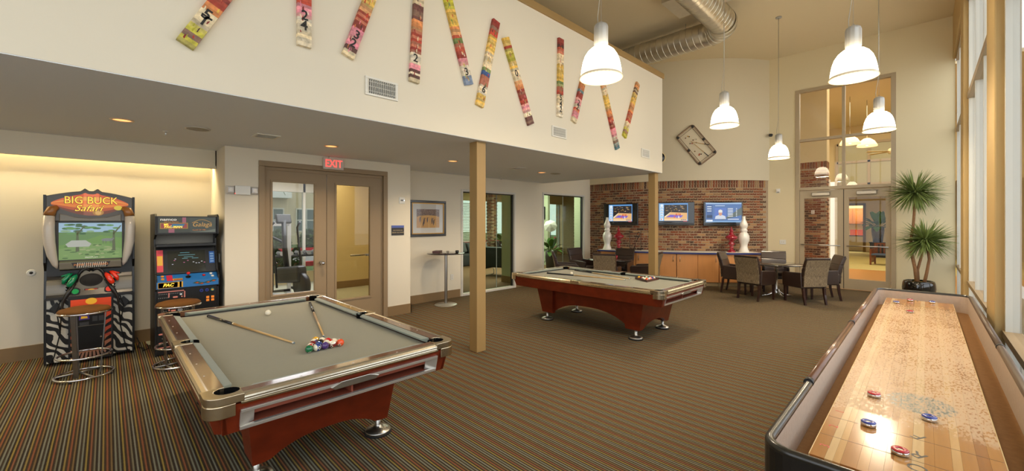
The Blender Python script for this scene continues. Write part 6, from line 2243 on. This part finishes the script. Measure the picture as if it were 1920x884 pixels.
# --- lounge behind the interior windows
structure(MB().box(-14, XA - .12, 5.67, 20, -.1, -.001), 'floor_lounge', M('lounge_carpet', (120, 92, 62), .9, noise=.15, nscale=20))
structure(MB().box(-14, -8.05, 5.67, 20, 3.0, 3.1), 'ceiling_lounge', CEIL)
structure(MB().box(-8.045, XA - .125, 5.68, 20, 2.95, 3.1), 'ceiling_lounge_edge', CEIL)
structure(MB().box(-8.52, XA - .125, 8.02, 8.14, 0, 2.949), 'wall_lounge_stub', GREENW)
structure(MB().box(-8.52, XA - .125, 8.005, 8.02, 0, .18), 'baseboard_lounge', BASEB)
lg = MB().box(-9.15, XA - .125, 12.3, 12.42, 0, 2.949)
structure(lg, 'wall_lounge_back', GREENW)
lg = MB().box(-12.2, -10.42, 12.3, 12.42, 0, 3.0)
structure(lg, 'wall_lounge_back_left', GREENW)
structure(MB().box(-14, XA - .125, 17.2, 17.3, 0, 3.0), 'wall_lounge_far', M('speckled_wall', (206, 184, 146), .9, noise=.3, nscale=26))
def brick_pier(label, x0, x1, y0, y1, z1, parent=None, soldier=True):
    """brick pier: mortar core with joined brickwork on its -y and +x / -x faces"""
    t = structure(MB().box(x0 + .015, x1 - .015, y0 + .015, y1 - .015, 0, z1), label, MORTAR)
    m = MB()
    def put(px, py, z, rz, me):
        mt = Matrix.Translation((px, py, z)) @ Euler((0, 0, rz)).to_matrix().to_4x4()
        m.add([mt @ v.co for v in me.vertices], [tuple(f.vertices) for f in me.polygons])
    for (ax, ay, bx_, by, rz) in ((x0, y0, x1, y0, R(-90)), (x1, y0, x1, y1, 0), (x0, y0, x0, y1, R(180))):
        Ln = math.hypot(bx_ - ax, by - ay)
        ux, uy = (bx_ - ax) / Ln, (by - ay) / Ln
        nx, ny = math.cos(rz), math.sin(rz)
        z, row = .04, 0
        top = z1 - (.23 if soldier else .02)
        while z < top:
            s_ = .10 + (.104 if row % 2 else 0)
            while s_ < Ln - .06:
                put(ax + ux * s_ - nx * .015, ay + uy * s_ - ny * .015, z, rz, bm_str)
                s_ += .208
            z += .0715
            row += 1
        if soldier:
            s_ = .035
            while s_ < Ln - .02:
                put(ax + ux * s_ - nx * .015, ay + uy * s_ - ny * .015, z1 - .105, rz, bm_sold)
                s_ += .071
    m.build('brickwork', BRICK, t, kind='stuff')
    return t
brick_pier('column_lounge', -11.35, -10.85, 15.2, 15.6, 2.95)
brick_pier('column_lounge', -13.3, -12.9, 11.6, 11.9, 2.95)
lw9 = structure(MB().box(-13.61, -13.60, 8.5, 17, .35, 2.6), 'window_10', GLASST)
structure(MB().box(-13.7, -13.5, 5.67, 8.5, 0, 3.0), 'wall_lounge_side', GREENW)
structure(MB().box(-13.7, -13.5, 8.5, 17.2, 0, .35).box(-13.7, -13.5, 8.5, 17.2, 2.6, 3.0), 'wall_lounge_window', BEIGEW)
for y in (8.55, 10.1, 11.6, 13.2, 15, 16.95):
    MB().box(-13.66, -13.54, y - .04, y + .04, .35, 2.6).build('mullion', FRAMEW, lw9)
bl = thing('window_blind', 'white horizontal blind in the lounge window behind the first column', 'blind', (-13.48, 10.8, 0))
for k in range(30):
    MB().obox((0, 0, .55 + .066 * k), (.05, 1.3, .003), (0, R(35), 0)).build('slat', FRAMEW, bl)
for y in (-.5, .5):
    MB().cyl((0, y, .5), (0, y, 2.55), .003, n=5).build('cord', FRAMEW, bl)
TEAL = M('dark_teal_fabric', (34, 48, 50), .7, noise=.15)
def club_chair(x, y, rz):
    t = thing('lounge_chair', 'dark teal lounge chair on a chrome frame behind the interior window', 'chair', (x, y, 0), rz)
    MB().obox((-.28, 0, .62), (.12, .72, .62), (0, R(-10), 0)).build('backrest', TEAL, t, bevel=.03)
    MB().box(-.25, .32, -.33, .33, .28, .44).build('seat', TEAL, t, bevel=.03)
    for sg in (-1, 1):
        MB().box(-.28, .30, sg * .36 - .05, sg * .36 + .05, .22, .62).build('arm', TEAL, t, bevel=.03)
        MB().tube([(-.3, sg * .33, .2), (-.32, sg * .33, .015), (.32, sg * .33, .015), (.3, sg * .33, .2)], .013, 8).build('chrome_leg', CHROME, t)
club_chair(-9.55, 8.85, R(110))
sf = thing('sofa', 'dark sofa with cushions under the lounge window', 'sofa', (-12.75, 10.0, 0), R(0))
MB().box(-.4, .4, -1.0, 1.0, .0, .45).build('seat', M('sofa_grey', (52, 54, 56), .8), sf, bevel=.04)
MB().box(-.42, -.22, -1.0, 1.0, .45, .85).build('backrest', M('sofa_grey', (52, 54, 56)), sf, bevel=.05)
for y in (-.7, -.1, .5):
    MB().obox((-.12, y, .66), (.16, .5, .42), (R(8), R(-18), 0)).build('cushion', M('cushion_grey', (84, 88, 90), .8), sf, bevel=.06)
tbx = thing('coffee_table', 'low dark wooden coffee table in front of the lounge sofa', 'table', (-11.6, 10.2, 0))
MB().box(-.4, .4, -.5, .5, .40, .46).build('table_top', M('brown_table', (96, 58, 36), .3), tbx)
for sx in (-1, 1):
    for sy in (-1, 1):
        MB().box(sx * .34 - .03, sx * .34 + .03, sy * .44 - .03, sy * .44 + .03, 0, .40).build('leg', DARKW, tbx)
LEAFB = M('broad_leaf', (66, 104, 40), .6, vary=.3, spec=.2)
def broad_plant(label, loc, pot_h, pot_r, n, Ln, potm):
    t = thing('potted_plant', label, 'plant', loc)
    MB().lathe([(0, 0), (pot_r * .75, 0), (pot_r, pot_h * .7), (pot_r * .95, pot_h), (pot_r * .85, pot_h), (pot_r * .85, pot_h * .93), (0, pot_h * .93)], 28).build('pot', potm, t)
    rd = random.Random(n)
    for k in range(n):
        a = 2 * PI * k / n * 2.39
        up = rd.uniform(.25, 1.25)
        m = MB()
        vs = []
        for i in range(8):
            f = i / 7
            r = Ln * f * math.cos(up) + .02
            z = pot_h * .93 + Ln * f * math.sin(up) * 1.15 - Ln * .55 * f * f * math.cos(up)
            w = Ln * .17 * math.sin(PI * max(0, f - .25) / .78) if f > .25 else .006
            vs += [(r * math.cos(a) - w * math.sin(a), r * math.sin(a) + w * math.cos(a), z + w * .25), (r * math.cos(a), r * math.sin(a), z), (r * math.cos(a) + w * math.sin(a), r * math.sin(a) - w * math.cos(a), z + w * .25)]
        fs = []
        for i in range(7):
            q = 3 * i
            fs += [(q, q + 1, q + 4, q + 3), (q + 1, q + 2, q + 5, q + 4)]
        m.add(vs, fs, True)
        m.build('leaf', LEAFB, t)
    return t
POTB = M('dark_bronze_pot', (48, 38, 34), .25, coat=.4)
broad_plant('leafy potted plant standing behind the first interior window', (-12.3, 11.6, .0), .9, .22, 16, .55, POTB)
broad_plant('dark leafy potted plant on the floor behind the second interior window', (-8.75, 10.5, 0), .75, .2, 22, .55, M('grey_pot', (60, 58, 54), .5))
def umbrella_light():
    t = thing('umbrella_light', 'white photographic umbrella on a thin black stand behind the second interior window', 'studio light', (-9.50, 11.35, 0), R(-50))
    MB().cyl((0, 0, 0), (0, 0, 1.55), .014).build('stand_pole', BLACK, t)
    for k in range(3):
        a = 2 * PI * k / 3
        MB().cyl((0, 0, .55), (.42 * math.cos(a), .42 * math.sin(a), .01), .010).build('leg', BLACK, t)
    m = MB()
    n = 8
    vs = [(0, 0, .12)] + [(.24 * math.cos(2 * PI * i / n), .24 * math.sin(2 * PI * i / n), -.06) for i in range(n)] + [(.13 * math.cos(2 * PI * i / n), .13 * math.sin(2 * PI * i / n), .04) for i in range(n)]
    fs = [(0, 9 + i, 9 + (i + 1) % n) for i in range(n)] + [(9 + i, 1 + i, 1 + (i + 1) % n, 9 + (i + 1) % n) for i in range(n)]
    m.add(vs, fs)
    m.build('umbrella', M('umbrella_white', (200, 200, 196), .6), t, (.1, 0, 1.58), (0, R(65), 0))
umbrella_light()
pc = thing('framed_picture', 'dark framed picture on the green wall behind the second interior window', 'picture', (-10.9, 12.299, 2.05), R(-90))
MB().box(.001, .03, -.35, .35, -.25, .25).build('frame', BLACK, pc)
MB().yz(-.31, .31, -.21, .21, .0305, (96, 110, 120)).yz(-.2, .0, -.21, .1, .031, (30, 34, 40)).yz(.06, .2, -.1, .18, .031, (170, 180, 190)).build('print', PAINT, pc)

# --- lobby behind the glass doors
structure(MB().box(-7.1, 3.2, YD + .0, 19.2, -.1, -.0005), 'floor_lobby', M('lobby_wood', (206, 150, 84), .3, noise=.1, nscale=4, stretch=(1, 6, 1)))
structure(MB().box(-7.1, 3.2, 19.2, 31, -.1, 0), 'floor_lobby_far', M('lobby_carpet', (196, 182, 116), .8, noise=.08, nscale=3, stretch=(1, 8, 1)))
structure(MB().box(-7.1, 3.2, 17.5, 31, 6.3, 6.4), 'ceiling_lobby', CEIL)
structure(MB().box(-7.2, -7.1, 17.3, 31, 0, 6.3), 'wall_lobby_left', BEIGEW)
structure(MB().box(2.9, 3.0, YD + .15, 31, 0, 6.3), 'wall_lobby_right', BEIGEW)
lb_ = MB()
for a, b, c, d in holed(-7.1, 2.9, 0, 6.3, [(-3.75, -2.45, 0, 2.6)]):
    lb_.box(a, b, 30, 30.15, c, d)
structure(lb_, 'wall_lobby_back', BEIGEW)
structure(MB().box(-3.87, -3.75, 29.96, 30.15, 0, 2.7).box(-2.45, -2.33, 29.96, 30.15, 0, 2.7).box(-3.87, -2.33, 29.96, 30.15, 2.6, 2.72), 'trim_lobby_door', M('lobby_trim', (116, 92, 52), .8, spec=.1))
structure(MB().box(-7.1, 2.9, 25.6, 25.75, 3.45, 6.3), 'wall_lobby_bulkhead', BEIGEW)
cw = structure(MB().box(-3.06, -.5, 25.55, 25.56, 3.45, 5.5), 'window_12', M('sage_glass', (176, 172, 138), .25))
for x in (-3.06, -1.87, -.53):
    MB().box(x - .05, x + .05, 25.5, 25.6, 3.45, 5.5).build('mullion', SF, cw)
for z_ in (3.5, 4.57, 5.45):
    MB().box(-3.06, -.5, 25.5, 25.6, z_ - .05, z_ + .05).build('window_rail', SF, cw)
brick_pier('column_lobby', -3.25, -2.17, 16.0, 16.5, 3.62)
switch('switch', 'small white plate on the brick pier behind the left glass door', 'switch', (-2.52, 15.985, 2.02), R(-90), .045, .06, 'outlet')
structure(MB().box(-4.2, -2.17, 16.02, 16.5, 3.62, 6.3), 'wall_lobby_pier', BEIGEW)
li = structure(MB().box(-2.86, -2.70, 22.0, 22.05, 0, 3.4), 'window_11', M('bright_pane', (236, 236, 230), .3, emit=.45))
MB().box(-2.93, -2.86, 21.95, 22.1, 0, 3.5).box(-2.70, -2.63, 21.95, 22.1, 0, 3.5).build('window_frame', FRAMEW, li)
oc = thing('office_cabinet', 'wooden wall cabinet with panelled doors in the office beyond the lobby', 'cabinet', (-3.1, 32.35, 0))
MB().box(-.7, .7, -.2, .2, 1.55, 2.5).build('carcass', M('office_maple', (176, 112, 58), .35), oc)
for sx in (-1, 1):
    d = MB().box(sx * .35 - .33, sx * .35 + .33, -.225, -.2, 1.58, 2.47).build('door', M('office_maple', (176, 112, 58)), oc)
    MB().box(sx * .35 - .23, sx * .35 + .23, -.235, -.225, 1.70, 2.35).build('raised_panel', M('office_maple2', (186, 122, 66), .35), d)
oc2 = thing('office_counter', 'wooden office counter with white drawer front beyond the lobby doorway', 'cabinet', (-3.1, 31.1, 0))
MB().box(-.7, .7, -.3, .3, .85, .90).build('worktop', M('dark_work_top', (70, 60, 56), .3), oc2)
MB().box(-.68, .68, -.28, .3, .0, .85).build('carcass', M('office_cream', (206, 190, 146), .5), oc2)
for sx in (-1, 1):
    ob = thing('storage_box', 'bright orange storage box %s on the office counter' % ('nearest the door jamb' if sx > 0 else 'farther from the door jamb'), 'box', (-2.80 + sx * .16, 31.0, .9005))
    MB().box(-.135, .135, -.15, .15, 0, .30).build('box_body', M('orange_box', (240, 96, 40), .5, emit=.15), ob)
    MB().box(-.14, .14, -.16, .16, .30, .33).build('lid', M('orange_lid', (226, 86, 34), .5), ob)
structure(MB().box(-7.1, 2.9, 32.6, 32.7, 0, 3.5), 'wall_office_back', M('office_wall', (206, 186, 146), .85))
structure(MB().box(-7.1, 2.9, 30.15, 32.7, -.1, 0), 'floor_office', M('lobby_carpet', (196, 182, 116)))
structure(MB().box(-7.1, 2.9, 30.15, 32.7, 3.4, 3.5), 'ceiling_office', CEIL)
bk = thing('black_console', 'black console cabinet holding the leafy plant in the lobby', 'cabinet', (-1.22, 26.2, 0))
MB().box(-.65, .65, -.25, .25, 0, .68).build('carcass', BLACK, bk)
MB().box(-.68, .68, -.28, .28, .68, .72).build('console_top', BLACK, bk)
for sx in (-1, 1):
    MB().box(sx * .32 - .30, sx * .32 + .30, -.265, -.25, .06, .65).build('door', M('console_door', (34, 32, 32), .3), bk)
broad_plant('leafy plant in a tall dark vase on the black lobby console', (-1.6, 26.2, .7205), .75, .24, 30, .85, POTB)
def lobby_chair():
    t = thing('lobby_chair', 'wooden slatted chair beside the lobby console, seen through the glass door', 'chair', (-1.2, 21.7, 0), R(-100))
    CW = M('chair_red_wood', (120, 64, 34), .35)
    MB().box(-.3, .3, -.3, .3, .38, .44).build('seat', M('blue_grey_seat', (70, 84, 106), .7), t, bevel=.02)
    for sx in (-1, 1):
        for sy in (-1, 1):
            MB().box(sx * .28 - .025, sx * .28 + .025, sy * .28 - .025, sy * .28 + .025, 0, .62 if sx > 0 else .85).build('leg', CW, t)
    for sy in (-1, 1):
        MB().box(-.3, .3, sy * .28 - .03, sy * .28 + .03, .60, .63).build('armrest', CW, t)
        for k in range(3):
            MB().box(-.16 + .14 * k, -.12 + .14 * k, sy * .28 - .01, sy * .28 + .01, .12, .60).build('slat', CW, t)
        MB().box(-.3, .3, sy * .28 - .015, sy * .28 + .015, .10, .13).build('stretcher', CW, t)
    for k in range(5):
        MB().box(-.29, -.27, -.22 + .11 * k - .02, -.22 + .11 * k + .02, .44, .83).build('back_slat', CW, t)
    MB().box(-.30, -.26, -.28, .28, .80, .85).build('top_rail', CW, t)
lobby_chair()
mt_ = MB().box(-.5, .5, -.35, .35, 0, .012).build('floor_mat', M('blue_mat', (60, 76, 110), .9), None, (-.35, 15.4, .001))
tag(mt_, 'blue grey mat on the wooden lobby floor', 'mat')
def lobby_pendant(x, y, z, lb):
    t = thing('lobby_pendant', lb, 'pendant lamp', (x, y, z), 0, 'shaded lamps in the lobby')
    MB().lathe([(.03, .32), (.10, .30), (.22, .20), (.30, .05), (.31, 0), (.29, 0), (.20, .18), (.03, .28)], 28).build('shade', M('lobby_shade', (255, 226, 170), .4, emit=.9), t)
    MB().cyl((0, 0, .3), (0, 0, 6.3 - z), .008, n=6).build('rod', STEEL, t)
    MB().sphere((0, 0, .1), .07, 14, 8).build('bulb', M('bulb_white', (255, 244, 220)), t)
lobby_pendant(-1.95, 19.4, 4.55, 'left shaded lamp hanging high in the lobby')
lobby_pendant(-1.55, 20.4, 4.55, 'right shaded lamp hanging high in the lobby')
fn = thing('ceiling_fan', 'pale ceiling fan turning place high in the lobby beyond the glass', 'fan', (-.95, 22.5, 4.55))
fn['label'] = 'pale ceiling fan with five blades high in the lobby beyond the glass'
FANM = M('fan_cream', (226, 206, 160), .4)
MB().lathe([(0, -.12), (.10, -.10), (.14, 0), (.10, .10), (.03, .14), (.03, 1.75), (0, 1.75)], 24).build('motor', FANM, fn)
for k in range(5):
    MB().obox((.50 * math.cos(R(72 * k)), .50 * math.sin(R(72 * k)), 0), (.80, .15, .012), (R(10), 0, R(72 * k))).build('blade', FANM, fn, bevel=.004)
lettering_to_mesh()
